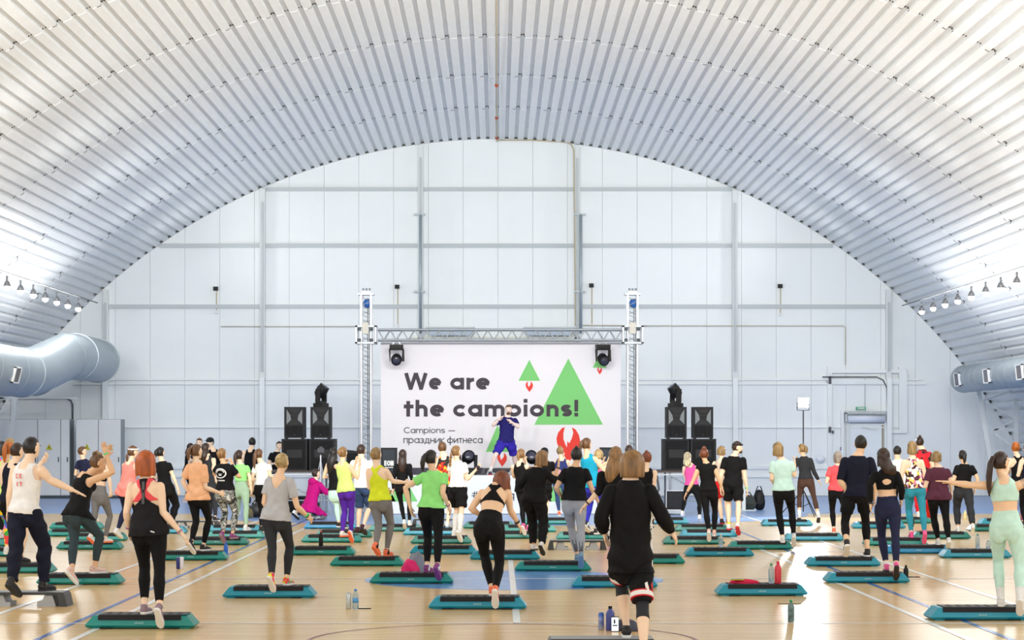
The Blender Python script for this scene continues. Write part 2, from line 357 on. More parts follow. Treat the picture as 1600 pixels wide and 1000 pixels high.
# low rail with its uprights
for (xa, xb) in ((192, 412), (412, 560), (1000, 1147), (1147, 1297)):
    wallbox(xa+3, 728, xb-3, 733, YW-.13, YW-.052, 'low_rail', lowpanel)
    wallbox(xa+3, 743, xb-3, 746, YW-.13, YW-.052, 'low_rail', lowpanel)
wallbox(0-40, 774.2, 1640, 778, YW-.11, YW-.052, 'skirting_rail', mat('grey_rail', srgb(150, 160, 170), .6))
# gate frame around the right column, drawn as flat steel box sections
GY = 0
for (x0, y0, x1, y1) in ((1292, 573, 1299, 740), (1299, 577, 1415, 583), (1292, 594, 1415, 600), (1403, 574, 1409, 676), (1409, 583, 1416, 676), (1388, 672, 1416, 677), (1313, 641, 1317, 775)):
    GY += .006; wallbox(x0, y0, x1, y1, YW-.16-GY, YW-.055, 'gate_rail', panelm)
for (x0, y0, x1, y1) in ((1293, 588, 1297, 600), (1293, 667, 1297, 676), (1298, 673, 1301, 677)):
    wallbox(x0, y0, x1, y1, YW-.26, YW-.215, 'gate_latch', mat('dark_latch', srgb(70, 72, 84), .5))
# side walls close the foot of the vault
for s_, nm in ((-1, 'wall_left'), (1, 'wall_right')):
    o = MB().box((s_*17.0-.05, -8, 0), (s_*17.0+.05, YW, .35)).build(nm, panelm); o['kind'] = 'structure'
# ---- door in the end wall
dr = bpy.data.objects.new('door_1', None); link(dr); dr['kind'] = 'structure'
def wb(px0, py0, px1, py1, y0, y1, name, m, parent): return wallbox(px0, py0, px1, py1, y0, y1, name, m, parent)
wb(1327, 663, 1380, 775.3, YW-.1, YW-.052, 'door_leaf', mat('door_paint', srgb(232, 239, 246), .4), dr)
wb(1321, 660, 1326.5, 775.4, YW-.16, YW-.055, 'door_frame', colm, dr); wb(1380.5, 660, 1386, 775.4, YW-.16, YW-.055, 'door_frame', colm, dr); wb(1321, 656, 1386, 660, YW-.16, YW-.055, 'door_frame', colm, dr)
wb(1377, 664, 1379, 700, YW-.115, YW-.1, 'edge_strip', mat('bronze_strip', srgb(140, 128, 96), .5), dr)
a = P(1364, 670, YW-.14); MB().box((a.x-.12, YW-.16, a.z-.03), (a.x+.12, YW-.101, a.z+.03)).bar((a.x, YW-.15, a.z), (a.x-.35, YW-.22, a.z+.05), .02).build('door_closer', colm, dr)
# ================================================================ THINGS ON AND NEAR THE END WALL
alu = mat('bright_aluminium', srgb(226, 228, 236), .35, metal=.35)
alud = mat('aluminium_tube', srgb(158, 164, 172), .4, metal=.5)
whitem = mat('white_plastic', srgb(236, 238, 240), .5)
grill = mat('black_speaker_grille', srgb(19, 20, 23), .75, spec=.25)
cab = mat('black_speaker_cabinet', srgb(25, 25, 30), .6, spec=.3)
# ---- ducts
def duct(name, label, pts, r, rings, vents):
    t = empty(name, pts[0], label, 'duct'); o0 = Vector(pts[0])
    MB().tube([Vector(p)-o0 for p in pts], r, 40).build('duct_shell', galv, t, True)
    for (c, d, rr, w) in rings:
        c = Vector(c)-o0; d = Vector(d).normalized()
        MB().tube([c-d*w/2, c+d*w/2], rr, 40).build('seam_ring', galv, t, False)
    for (y, ang) in vents: 
        base = Vector(pts[0]); 
        # position on the straight run along y
        k = [i for i in range(len(pts)-1) if min(pts[i][1], pts[i+1][1]) <= y <= max(pts[i][1], pts[i+1][1])][0]
        f = (y-pts[k][1])/(pts[k+1][1]-pts[k][1]); c = Vector(pts[k]).lerp(Vector(pts[k+1]), f)
        n = Vector((math.cos(ang), 0, math.sin(ang))); up = Vector((-n.z, 0, n.x)); 
        M = Matrix((( n.x, 0, up.x, 0), (0, 1, 0, 0), (n.z, 0, up.z, 0), (0, 0, 0, 1)))
        M = Matrix.Translation(c+n*(r-.02)-o0) @ M
        b = MB(); w, h = .34, .2
        for (y0, y1, z0, z1) in ((-w, w, h-.03, h), (-w, w, -h, -h+.03), (-w, -w+.05, -h, h), (w-.05, w, -h, h)): b.box((0, y0, z0), (.07, y1, z1), M)
        v = b.build('vent_frame', whitem, t)
        g = MB()
        g.box((0, -w+.05, -h+.03), (.035, w-.05, h-.03), M)
        for q in range(7): g.box((.035, -w+.08+q*.08, -h+.04), (.06, -w+.1+q*.08, h-.04), M)
        g.build('vent_grille', mat('vent_grey', srgb(120, 122, 132), .6), v)  # back plate and slats share one even grey
    return t
B_ = P(48, 584, 59.5); C_ = P(112, 556, 62.5); D_ = Vector((C_.x, 66.5, C_.z))
lp = [Vector((B_.x, 12, B_.z)), Vector((B_.x, 40, B_.z)), Vector((B_.x, 58.4, B_.z)), B_+Vector((.12, 0, .08)), C_-Vector((.12, .7, .08)), C_+Vector((0, .6, 0)), D_]
duct('ventilation_duct', 'large galvanised ventilation duct that bends up towards the end wall above the grey cabinets', lp, .64,
     [((B_.x, 58.3, B_.z), (0, 1, 0), .66, .12), (B_+Vector((.1, 0, .06)), C_-B_, .655, .1), (C_-Vector((.1, .55, .06)), C_-B_, .655, .1), (C_+Vector((0, .6, 0)), (0, 1, 0), .66, .1), (D_, (0, 1, 0), .66, .14)]
     + [((B_.x, y, B_.z), (0, 1, 0), .646, .05) for y in (40, 41.5, 43, 44.5, 46, 47.5, 49, 51.8, 53.3, 56.3)], [(50.5, -.25), (54.8, -.25)])
rp = [Vector((13.8, 12, 3.57)), Vector((13.8, 40, 3.57)), Vector((13.8, 66.2, 3.57))]
duct('ventilation_duct', 'spiral galvanised ventilation duct with rectangular vents carried on a white lattice frame', rp, .4,
     [((13.8, y, 3.57), (0, 1, 0), .405, .03) for y in np.arange(54, 66, .75)]+[((13.8, 66.2, 3.57), (0, 1, 0), .41, .08)], [(65.2, math.pi+.1), (61.3, math.pi+.1), (57.4, math.pi+.1)])
# ---- white lattice frames that carry the ducts
def lattice(label, d, segs):
    c = P(*segs[0][:2], d); c.z = 0
    t = empty('duct_support_frame', c, label, 'steel frame')
    for (x0, y0, x1, y1, w) in segs:
        a, b_ = P(x0, y0, d)-c, P(x1, y1, d)-c
        MB().bar(a, b_, w, w, (0, 1, 0)).build('frame_member', colm, t)
lattice('white steel lattice frame under the spiral duct', 66.5, [(1560, 800, 1529, 611, .13), (1588, 800, 1587, 611, .12), (1537, 626, 1580, 611, .05), (1539, 630, 1586, 653, .05), (1551, 674, 1586, 655, .05), (1551, 671, 1585, 671, .05), (1554, 678, 1585, 699, .05), (1588, 618, 1640, 720, .07), (1586, 613, 1660, 612, .07)])
lattice('white steel bracket under the large bending duct', 66.5, [(5, 785, 24, 622, .12), (-15, 622, 120, 622, .05), (15, 626, -10, 618, .05), (16, 636, -30, 660, .05)])
# ---- flood light strings
bulb = mat('lit_flood_glass', (1, 1, 1), .4, emit=(1, 1, .97), estr=14)
def flood_meshes():
    b = MB(); b.tube([(0, .0, .16), (0, 0, .10), (0, 0, .03)], [.04, .07, .09], 12); b.box((-.02, -.02, .15), (.02, .02, .28)); h = b.mesh('flood_housing', mat('grey_flood_housing', srgb(120, 122, 126), .4, metal=.4), True)
    b = MB(); b.ell((0, 0, .0), (.08, .08, .07), n=14, m=8); g = b.mesh('flood_glass', bulb, True); return h, g
fh, fg = flood_meshes()
for fl, side in ((FLOOD_L, 'cabinet'), (FLOOD_R, 'lattice frame')):
    for k, (x, y, z) in enumerate(fl):
        ordn = ['nearest the end wall', 'second from the end wall', 'third from the end wall', 'fourth from the end wall', 'fifth from the end wall', 'sixth from the end wall', 'seventh from the end wall', 'eighth from the end wall'][k]
        t = empty('flood_light', (x, y, z+.06), f'lit flood light {ordn} on the {side} side string', 'lamp', 'flood lights strung below the vault')
        inst('housing', fh, t, (0, 0, -.06)); inst('lamp_glass', fg, t, (0, 0, -.06))
    xs = fl[0][0]; b = MB(); b.tube([(0, fl[0][1]+3, .05), (0, 10, .05)], .018, 6)
    o = b.build('lamp_cable', mat('grey_cable', srgb(120, 122, 124), .5), None, True, (xs, 0, fl[0][2]+.30)); tag(o, f'thin horizontal cable carrying the flood lights on the {side} side', 'cable')
# ---- electrical cabinets
cabm = mat('grey_cabinet_paint', srgb(234, 235, 236), .5, noise=.02, nscale=4); yel = mat('warning_yellow', srgb(206, 196, 52), .6)
def cabinets(px0, px1, doors, label, tri, yb=67.6):
    a = P(px0, 655, yb); c = P(px1, 655, yb); t = empty('electrical_cabinet', (a.x, yb, 0), label, 'cabinet'); w = c.x-a.x; zt = a.z
    MB().box((0, .02, .08), (w, .7, zt)).build('cabinet_body', mat('cabinet_edge', srgb(150, 156, 160), .6), t); MB().box((0, .06, 0), (w, .68, .08)).build('plinth', darkm, t)
    ed = [0]+[P(d, 655, yb).x-a.x for d in doors]+[w]
    for i in range(len(ed)-1):
        o = MB().box((ed[i]+.012, -.02, .1), (ed[i+1]-.012, .02, zt-.01)).build('cabinet_door', cabm, t)
        MB().box((ed[i+1]-.08, -.04, 1.1), (ed[i+1]-.05, -.02, 1.25)).build('handle', darkm, o)
    for tx in tri:
        q = P(tx, 703, yb); x = q.x-a.x; z = q.z
        s_ = MB().prism([(x-.10, z), (x+.10, z), (x, z+.19)], -.028, -.021).build('warning_sign', yel, t)
        MB().prism([(x-.012, z+.03), (x+.02, z+.08), (x+.004, z+.08), (x+.012, z+.13), (x-.02, z+.075), (x-.002, z+.075)], -.032, -.0285).build('lightning_mark', blackm, s_)
cabinets(-25, 109, [16, 59, 95], 'grey electrical cabinet block with one yellow warning triangle', [77])
cabinets(118.5, 189, [154], 'grey two-door electrical cabinet with two yellow warning triangles', [136, 172])
a = P(113.5, 622, 69.8); tag(MB().tube([(0, 0, -.6), (0, 0, 0), (-.05, 0, .12), (-.18, 0, .2), (-1.7, 0, .2)], .03, 8).build('cable_conduit', mat('dark_conduit', srgb(96, 100, 104), .5), None, True, (a.x, 69.8, 1.91+1.0-.15+.1)), 'dark cable conduit bending down behind the gap between the grey cabinets', 'conduit')
# ---- pipes, cables and small boxes on the wall
def wallcable(label, pts, r, m, name='wall_cable', y=69.78):
    o0 = P(*pts[0], y); b = MB(); b.tube([P(px, py, y)-o0 for px, py in pts], r, 6)
    return tag(b.build(name, m, None, True, o0), label, 'cable')
tan = mat('tan_cable', srgb(196, 180, 140), .7); rust = mat('red_bead', srgb(170, 60, 40), .6)
o = wallcable('tan cable running along the arch edge and down the column right of the centre', [(777, 219), (830, 219), (885, 222), (893, 226), (896.5, 235), (897, 290), (898, 400), (899, 508), (1010, 509)], .018, tan)
wallcable('thin beige wire running from the first column to the truss', [(345, 510), (560, 510)], .012, tan)
wallcable('thin beige wire on the wall above the gate frame', [(1010, 509), (1318, 509), (1321, 512), (1321, 570)], .012, tan)
wallcable('dark cable arching over the door beside the gate frame', [(1285, 589), (1370, 589), (1380, 594), (1386, 606), (1387, 650)], .02, mat('dark_cable', srgb(80, 84, 84), .6), y=69.7)
for (px, py, h, lab) in ((337, 451, 34, 'wall between the first two columns'), (620.5, 448, 58, 'wall beside the tall tower'), (924, 446, 60, 'wall beside the other tower'), (1219, 447, 42, 'wall above the stand light')):
    q = P(px, py, YW-.12); t = empty('wall_sensor', q, f'small black sensor box with hanging wire on the {lab}', 'sensor', 'small sensors on the end wall')
    MB().box((-.07, -.06, -.06), (.07, .06, .06)).build('sensor_box', blackm, t); MB().tube([(.02, .05, -.06), (.02, .05, -h/50)], .014, 6).build('wire', tan, t); MB().box((-.02, 0, -h/50-.1), (.06, .06, -h/50)).build('junction_box', whitem, t)
for px in (654.5, 905):                           # galvanised pipes on the two middle columns
    q = P(px, 335, 69.7); t = empty('wall_pipe', q, 'grey galvanised pipe on the middle column %s' % ('without a cable' if px < 700 else 'beside the tan cable'), 'pipe')
    MB().tube([(.05, 0, 0), (.05, 0, -3.7)], .045, 10).build('pipe', galv, t, True)
    for z in (0, -2.4): MB().box((-.16, -.03, z-.03), (.2, .05, z+.03)).build('pipe_clamp', greym, t)
q = P(776, 0, 60)
ob = MB().tube([(0, 34, 0), (0, 48, -.05), (0, 58, 0), (0, YW-.1, -.02)], .012, 6).build('ceiling_wire', tan, None, True, (-.02, 0, 11.08)); tag(ob, 'tan wire hanging along the ridge of the vault', 'cable')
for (y) in (64.6, 58.6, 69.0): MB().ell((0, y, -.02), (.05, .03, .05), n=8, m=6).build('wire_clip', rust, ob)
# ---- heater, exit sign, alarm by the door
q = P(1323, 660, 69.75); t = empty('door_air_heater', q, 'long white air heater with ribbed top over the door in the gate frame', 'heater')
MB().tube([(.02, -.05, .11), (1.18, -.05, .11)], .115, 14).build('heater_body', mat('heater_enamel', srgb(226, 232, 246), .35), t, True)
b = MB(); b.box((-.06, -.12, .27), (1.22, .1, .31)); b.box((-.06, -.12, .02), (0, .1, .3))
for i in range(17): b.bar((.02+i*.07, -.13, .24), (.08+i*.07, -.13, .34), .02)
b.box((-.06, -.14, .33), (1.22, -.1, .35)); b.build('heater_bracket', greym, t)
q = P(1345, 638, 69.85); t = empty('exit_sign', q, 'small green and white exit sign above the door heater', 'sign')
MB().box((-.15, -.04, -.045), (.15, .04, .045)).build('sign_body', mat('exit_green', srgb(60, 170, 130), .5), t); MB().box((-.11, -.045, -.028), (.11, -.04, .028)).build('sign_face', whitem, t); letters('sign_lettering', 'ВЫХОД', -.1, .1, -.018, .027, -.046, mat('exit_green', (0, 0, 0)), t, .2, .2, .002)
MB().tube([(.13, 0, .045), (.13, 0, .93)], .012, 6).build('sign_wire', greym, t)
q = P(1315.5, 701, 69.85); t = empty('alarm_button', q, 'small square violet alarm button on the wall beside the door', 'alarm'); MB().box((-.05, -.03, -.05), (.05, .04, .05)).build('button_case', mat('violet_plastic', srgb(120, 90, 140), .5), t); MB().box((-.02, -.035, -.02), (.02, -.03, .02)).build('button', whitem, t)
q = P(1282, 717, 69.6); tag(MB().ell((0, 0, 0), (.14, .05, .11), n=10, m=6).build('plastic_bag', mat('clear_bag', srgb(238, 242, 248), .25), None, True, q), 'crumpled white plastic bag hanging on the low wall rail', 'bag')
# ---- grey split heater units seen through the truss
for (x0, x1, lab) in ((668, 740, 'facing the tall tower'), (820, 896, 'nearer the column with the tan cable')):
    a = P(x0, 519, 69.5); c = P(x1, 519, 69.5); t = empty('wall_heater', (a.x, 69.5, a.z), f'long grey ceiling heater behind the truss, the one {lab}', 'heater')
    w = c.x-a.x; MB().prism([(.12, -.10), (w-.12, -.10), (w, .06), (w, .12), (0, .12), (0, .06)], -.18, .18).build('heater_body', mat('blue_grey_heater', srgb(168, 184, 198), .4), t); MB().box((-.05, -.05, .12), (w+.05, .3, .16)).build('bracket', greym, t)
wallbox(640, 527, 905, 533, YW-.2, YW-.02, 'cream_duct_cover', mat('cream_paint', srgb(226, 226, 212), .6))
# ================================================================ STAGE, BACKDROP, TRUSS
DT = 56.4
def sx(px, d): return (px-CX)*d/F
def sz(py, d): return CH-(py-CY)*d/F
# backdrop
DB = 56.9
bw0, bw1, bz1, bz0 = sx(595, DB), sx(970, DB), sz(535, DB), sz(747, DB)
bd = empty('backdrop_banner', (0, DB, 0), 'white stage backdrop reading We are the campions! with green triangles and red flames', 'banner')
ban = mat('backdrop_fabric', srgb(240, 238, 246), .8, noise=.012, nscale=1.5)
MB().box((bw0, 0, bz0), (bw1, .03, bz1)).build('banner_sheet', ban, bd)
ink = mat('charcoal_print', srgb(72, 66, 74), .8); ink2 = mat('dark_print', srgb(58, 60, 68), .8); grn = mat('green_print', srgb(128, 208, 124), .8); redp = mat('red_print', srgb(236, 66, 56), .8)
def bt(s, x0, x1, ytop, ybase, m, bold=.02, y=-.014): return text('lettering', s, sx(x0, DB), sx(x1, DB), sz(ybase, DB), sz(ytop, DB), y, m, bd, bold)
def tri(px, pt, x0, x1, pb, par=bd, d=DB, y=-.006, m=None):
    MB().prism([(sx(x0, d), sz(pb, d)), (sx(x1, d), sz(pb, d)), (sx(px, d), sz(pt, d))], y, y+.005).build('printed_triangle', m or grn, par)
tri(888, 560, 835, 942, 663.5); tri(827, 562, 810, 844, 595); tri(937, 553, 926, 948, 574.5); tri(777.5, 664, 759, 796.5, 706)
FL = [(0, -1), (-.35, -.62), (-.72, -.25), (-.95, .12), (-1, .42), (-.85, .75), (-.55, 1.0), (-.3, 1.06), (-.42, .7), (-.42, .38), (-.25, .05), (-.12, -.12), (-.08, .25), (.08, .12), (.3, .42), (.42, .75), (.3, 1.05), (.62, .92), (.9, .6), (1, .25), (.92, -.1), (.6, -.5)]
def flame(cx_, cy_, w, h):
    MB().prism([(sx(cx_, DB)+x*w/2*DB/F, sz(cy_, DB)+z*h/2*DB/F) for x, z in FL], -.007, -.002).build('printed_flame', redp, bd)
flame(827, 604.5, 11.5, 16); flame(937, 579.5, 7.5, 11); flame(888, 696, 37, 54); flame(784.5, 718.5, 15, 21)
for (w_, x0, x1, yb, xh, m_, t_) in (('We', 631.5, 689.5, 608.6, 18.4, ink, .315), ('are', 703, 766, 608.6, 18.4, ink, .315), ('the', 631, 694.6, 650.8, 18.6, ink, .315), ('campions!', 707.5, 904, 650.8, 18.6, ink, .315),
    ('Campions', 631, 695.5, 676.7, 6.6, ink2, .17), ('—', 700.6, 711, 676.4, 6.6, ink2, .17), ('праздник', 630.4, 694.6, 692.4, 7.8, ink2, .16), ('фитнеса', 698.5, 754, 692.4, 7.8, ink2, .16)):
    letters('lettering', w_, sx(x0, DB), sx(x1, DB), sz(yb, DB), xh*DB/F, -.009, m_, bd, t_)
# stage: deck, skirt banner, dark side decks with frames
DS = 54.0
st = empty('stage', (0, DS, 0), 'low stage with white printed skirt and dark deck in front of the backdrop', 'stage')
zs = sz(742.5, DS)
MB().box((sx(588, DS), 0, .02), (sx(968, DS), .03, zs)).build('stage_skirt', mat('skirt_fabric', srgb(232, 236, 243), .75), st)
MB().box((sx(588, DS), .031, zs-.1), (sx(968, DS), 2.86, zs-.005)).build('stage_deck', mat('stage_deck_dark', srgb(62, 60, 76), .6), st)
MB().box((sx(592, DS), 2.55, zs-.004), (sx(966, DS), 2.75, zs+.14)).build('rear_kerb', mat('stage_deck_dark', (0, 0, 0)), st)
for (a_, b_, c_) in ((596, 573, 618.5), (629.5, 607, 652.5), (839.5, 817, 862), (873, 851, 895), (660, 640, 684), (909, 886, 932)):
    MB().prism([(sx(max(b_, 589), DS), sz(783.5, DS)), (sx(c_, DS), sz(783.5, DS)), (sx(a_, DS), sz(741.5, DS) if a_ else 0)][:3], -.008, -.003).build('skirt_triangle', grn, st) if a_ not in (660, 909) else None
letters('skirt_lettering', '#', sx(737, DS), sx(747.5, DS), sz(778, DS), 7.4*DS/F, -.006, ink2, st, .17); letters('skirt_lettering', 'q', sx(796, DS), sx(803.5, DS), sz(779, DS), 8*DS/F, -.006, ink2, st, .19)
dk = mat('plywood_edge', srgb(70, 58, 54), .6)
def sidestage(label, x0, x1, d):
    t = empty('side_platform', (sx(x0, d), d, 0), label, 'platform'); w = sx(x1, d)-sx(x0, d); z = sz(735.5, d)
    MB().box((0, 0, z-.05), (w, 1.7, z)).build('platform_top', dk, t)
    n = max(2, round(w/1.15)); 
    for i in range(n+1):
        x = min(max(w*i/n, .04), w-.04)
        for y in (.05, 1.6):
            rod('platform_leg', t, (x, y, 0), (x, y, z-.05), .025, alud)
        rod('brace', t, (x, .05, z*.5), (x, 1.6, z*.5), .015, alud)
    for i in range(n):
        xa, xb = max(w*i/n, .04), min(w*(i+1)/n, w-.04)
        rod('brace', t, (xa, .05, z-.12), (xb, .05, .32), .017, alud); rod('brace', t, (xa, .05, z-.1), (xb, .05, z-.1), .02, alu); rod('brace', t, (xa, .05, .33), (xb, .05, .33), .017, alud)
    return z
zl = sidestage('scaffold side platform under the black speakers, behind the magenta hoodie', 418, 586, 54.2)
zr = sidestage('scaffold side platform under the black speakers, beside the pink tank top', 972, 1122, 54.2)
# ---- speakers
def rt(name, m): return m
def top_speaker(x, y, z, label, w=.50, h=.78, dpt=.48):
    t = empty('loudspeaker', (x, y, z), label, 'loudspeaker', 'upper loudspeakers')
    MB().prism([(-w/2, .02), (w/2, .02), (w/2, h), (-w/2, h)], 0, dpt).build('cabinet', cab, t)
    b = MB(); b.prism([(-w*.30, h*.93), (w*.30, h*.93), (w*.12, h*.80), (-w*.12, h*.80)][::-1], -.012, .0); b.prism([(-w*.34, h*.44), (w*.34, h*.44), (w*.14, h*.58), (-w*.14, h*.58)], -.014, 0)
    b.prism([(-w*.12, h*.70), (w*.12, h*.70), (w*.2, h*.76), (-w*.2, h*.76)], -.016, 0)
    b.build('horn', blackm, t)
    b = MB(); b.prism([(-w*.38, h*.46), (-w*.16, h*.60), (-w*.2, h*.74), (-w*.38, h*.92)], -.01, 0); b.prism([(w*.38, h*.46), (w*.38, h*.92), (w*.2, h*.74), (w*.16, h*.60)], -.01, 0); b.build('horn_cheek', mat('dark_grey_horn', srgb(112, 118, 122), .5), t)
    MB().box((-w*.42, -.012, .06), (w*.42, 0, h*.41)).build('grille', grill, t)
    for xx in (-w*.2, w*.2): MB().box((xx-.004, -.016, .07), (xx+.004, -.012, h*.40)).build('grille_bar', cab, t)
    MB().box((-.025, -.018, h*.10), (.025, -.012, h*.16)).build('badge', mat('silver_badge', srgb(190, 195, 200), .4), t)
    for xx in (-w*.4, w*.4): MB().box((xx-.04, .03, 0), (xx+.04, .1, .02)).build('foot', blackm, t)
def subwoofer(x, y, z, label, w=.63, h=.77, dpt=.8):
    t = empty('subwoofer', (x, y, z), label, 'subwoofer', 'subwoofers')
    MB().prism([(-w/2, 0), (w/2, 0), (w/2, h), (-w/2, h)], 0, dpt).build('cabinet', cab, t)
    MB().box((-w*.42, -.015, .05), (w*.42, 0, h-.04)).build('grille', grill, t)
    MB().box((-w*.30, -.022, h*.40), (w*.30, -.015, h*.66)).build('port_panel', blackm, t)
    MB().box((-.025, -.028, h*.5), (.025, -.022, h*.55)).build('badge', mat('silver_badge', (0, 0, 0)), t)
    for s_ in (-1, 1):
        MB().box((s_*w*.5-.012, .3, h*.45), (s_*w*.5+.012, .5, h*.6)).build('handle', blackm, t)
DP = 54.7
zsp = zl
for (xa, xb, lab, zz) in ((437.5, 480, 'left stack, outer', zl), (481, 523, '', zl), (1036, 1078, '', zr), (1079, 1120, '', zr)): pass
subwoofer(sx(460, DP), DP, zl, 'black subwoofer farthest from the backdrop under a lone loudspeaker, behind the grey tee woman'); subwoofer(sx(503, DP), DP, zl, 'black subwoofer next to the lit tripod camera, under the loudspeaker carrying a moving head')
subwoofer(sx(1057, DP), DP, zr, 'black subwoofer nearest the truss tower, behind the pale blonde in pink'); subwoofer(sx(1099, DP), DP, zr, 'black subwoofer behind the woman in black with the high bun')
zt = zl+.77
top_speaker(sx(460, DP), DP, zt, 'black loudspeaker with nothing on top, behind the grey tee woman'); top_speaker(sx(501, DP), DP, zt, 'black loudspeaker with a moving head on it, beside the tower near the EON screen')
top_speaker(sx(1057, DP), DP, zt, 'black loudspeaker with a moving head on it, beside the pink tank top side tower'); top_speaker(sx(1098.5, DP), DP, zt, 'black loudspeaker with nothing on top, above the woman with the high bun')
# ---- moving heads
def moving_head(loc, label, hang=False, yaw=0., tilt=0., s=1.0):
    t = empty('moving_head_light', loc, label, 'stage light', 'moving head stage lights', rz=yaw); m = blackm; g = -1 if hang else 1
    b = MB(); b.box((-.17*s, -.12*s, min(0, g*.09*s)), (.17*s, .12*s, max(0, g*.09*s))); b.build('light_base', m, t)
    b = MB()
    for s_ in (-1, 1): b.prism([(s_*.17*s-.022*s, g*.12*s), (s_*.17*s+.022*s, g*.12*s), (s_*.18*s+.022*s, g*.42*s), (s_*.15*s-.022*s, g*.42*s)][::(1 if g > 0 else -1)], -.06*s, .06*s)
    b.box((-.18*s, -.06*s, min(g*.09*s, g*.14*s)), (.18*s, .06*s, max(g*.09*s, g*.14*s))); b.build('yoke', m, t)
    ax = Vector((0, -math.cos(tilt), math.sin(tilt)*1.0)); c = Vector((0, 0, g*.36*s))
    h = MB().tube([c-ax*.16*s, c-ax*.1*s, c+ax*.05*s, c+ax*.13*s, c+ax*.16*s], [.06*s, .12*s, .14*s, .125*s, .125*s], 18).build('light_head', m, t, True)
    MB().tube([c+ax*.158*s, c+ax*.168*s], [.1*s, .09*s], 18).build('lens', mat('dark_lens', srgb(60, 62, 80), .1), h, True)
    if hang:
        for s_ in (-1, 1):
            b = MB(); b.bar((s_*.1*s, 0, 0), (s_*.06*s, 0, .07), .03); b.build('clamp', alud, t)
    return t
z_tr = sz(533, DT)
moving_head((sx(619.5, DT), DT, z_tr-.09), 'black moving head light hanging from the truss above the words We are', True, 0, -.35)
m2 = moving_head((sx(942, DT), DT, z_tr-.09), 'black moving head light hanging from the truss in front of the small green triangle', True, .2, -.45)
moving_head((sx(500.5, DP), DP+.2, zt+.78), 'black moving head light turned sideways on the loudspeaker by the tripod camera', False, 1.2, .9, 1.05)
moving_head((sx(1056.5, DP), DP+.2, zt+.78), 'black moving head light turned sideways on the loudspeaker behind the pale blonde', False, -1.2, .9, 1.05)
moving_head((sx(731, 54.8), 54.8, zs), 'black moving head light on the stage floor beside the braided woman in white', False, .2, .3, 1.15)
moving_head((sx(831, 54.8), 54.8, zs), 'black moving head light on the stage floor right of the instructor', False, -.1, .3, 1.15)
# ---- top truss
def truss_run(t, p0, p1, w, h, n, m1, m2):
    """a box truss from p0 to p1 (top front chord line): four chords and zigzag braces"""
    p0, p1 = Vector(p0), Vector(p1); d = (p1-p0)
    offs = [(0, 0), (0, -h), (w, 0), (w, -h)]
    vert = abs(d.z) > abs(d.x)
    def pt(f, o): 
        q = p0+d*f; return q+Vector((0, o[0], o[1])) if not vert else q+Vector((-o[1], o[0], 0))
    for o in offs: rod('chord', t, pt(0, o), pt(1, o), .03, m1, 10)
    for i in range(n):
        f0, f1, fm = i/n, (i+1)/n, (i+.5)/n
        for (oa, ob) in ((offs[0], offs[1]), (offs[2], offs[3])):
            rod('brace', t, pt(f0, oa), pt(fm, ob), .013, m2, 6); rod('brace', t, pt(fm, ob), pt(f1, oa), .013, m2, 6)
tt = empty('ceiling_truss', (sx(590, DT), DT, sz(515, DT)), 'grey horizontal box truss across the top of the backdrop between the two towers', 'truss')
wt = sx(972, DT)-sx(590, DT)
truss_run(tt, (0, 0, 0), (wt, 0, 0), .3, (529.5-515)*DT/F+.03, 20, alud, alud)
for i in range(18): pass
# ---- towers
def tower(pxc, label):
    d = DT+.02; t = empty('truss_tower', (sx(pxc, d), d, 0), label, 'truss tower'); w = .24; ztop = sz(461, d)
    MB().box((-.3, -.3+.12, 0), (.3, .3+.12, .04)).build('base_plate', alud, t)
    for (a, b) in ((-w/2, 0), (w/2, 0), (-w/2, w), (w/2, w)): rod('chord', t, (a, b, .04), (a, b, ztop), .032, alu, 10)
    n = 24
    for i in range(n):
        z0, z1, z2 = .1+(ztop-.15)*i/n, .1+(ztop-.15)*(i+.5)/n, .1+(ztop-.15)*(i+1)/n
        rod('brace', t, (-w/2, 0, z0), (w/2, 0, z1), .009, alud, 5); rod('brace', t, (w/2, 0, z1), (-w/2, 0, z2), .009, alud, 5)
        rod('brace', t, (w/2, w, z0), (-w/2, w, z1), .009, alud, 5)
    MB().box((-.2, -.05, ztop), (.2, w+.05, ztop+.05)).build('head_plate', alud, t)
    b = MB()
    for q in (-.08, 0, .08): b.tube([(q-.02, .1, ztop+.12), (q+.03, .1, ztop+.12)], .06, 10)
    b.box((-.12, .03, ztop+.05), (.12, .17, ztop+.11)); b.build('pulley_block', alud, t)
    h = MB().ell((.03, .1, ztop-.2), (.11, .10, .12), n=14, m=8).build('chain_hoist', mat('blue_hoist', srgb(40, 100, 180), .35), t, True)
    for q in (.035, .075): MB().tube([(q, .08, ztop-.3), (q, .08, .3)], .009, 5).build('chain', mat('chain_steel', srgb(70, 72, 76), .4, metal=.6), t)
    # sleeve block that carries the truss
    zc_, hh = sz(523, d), .24
    for (x, y) in ((-.24, -.1), (.24, -.1), (-.24, .34), (.24, .34)): rod('sleeve_post', t, (x, y, zc_-hh), (x, y, zc_+hh), .03, alu)
    for z in (zc_-hh+.03, zc_+hh-.03):
        b = MB()
        b.box((-.27, -.13, z-.025), (.27, -.07, z+.025)); b.box((-.27, .31, z-.025), (.27, .37, z+.025)); b.box((-.27, -.13, z-.02), (-.21, .37, z+.02)); b.box((.21, -.13, z-.02), (.27, .37, z+.02))
        b.build('sleeve_frame', alud, t)
    for xx in (-.17, .14):
        for z in (zc_-.15, zc_+.15): MB().box((xx-.04, -.12, z-.05), (xx+.04, -.02, z+.05)).build('sleeve_roller', darkm, t)
    MB().box((-.09, -.15, zc_+.02), (.07, -.08, zc_+.3)).build('sleeve_plate', mat('beige_steel', srgb(206, 204, 196), .5), t)
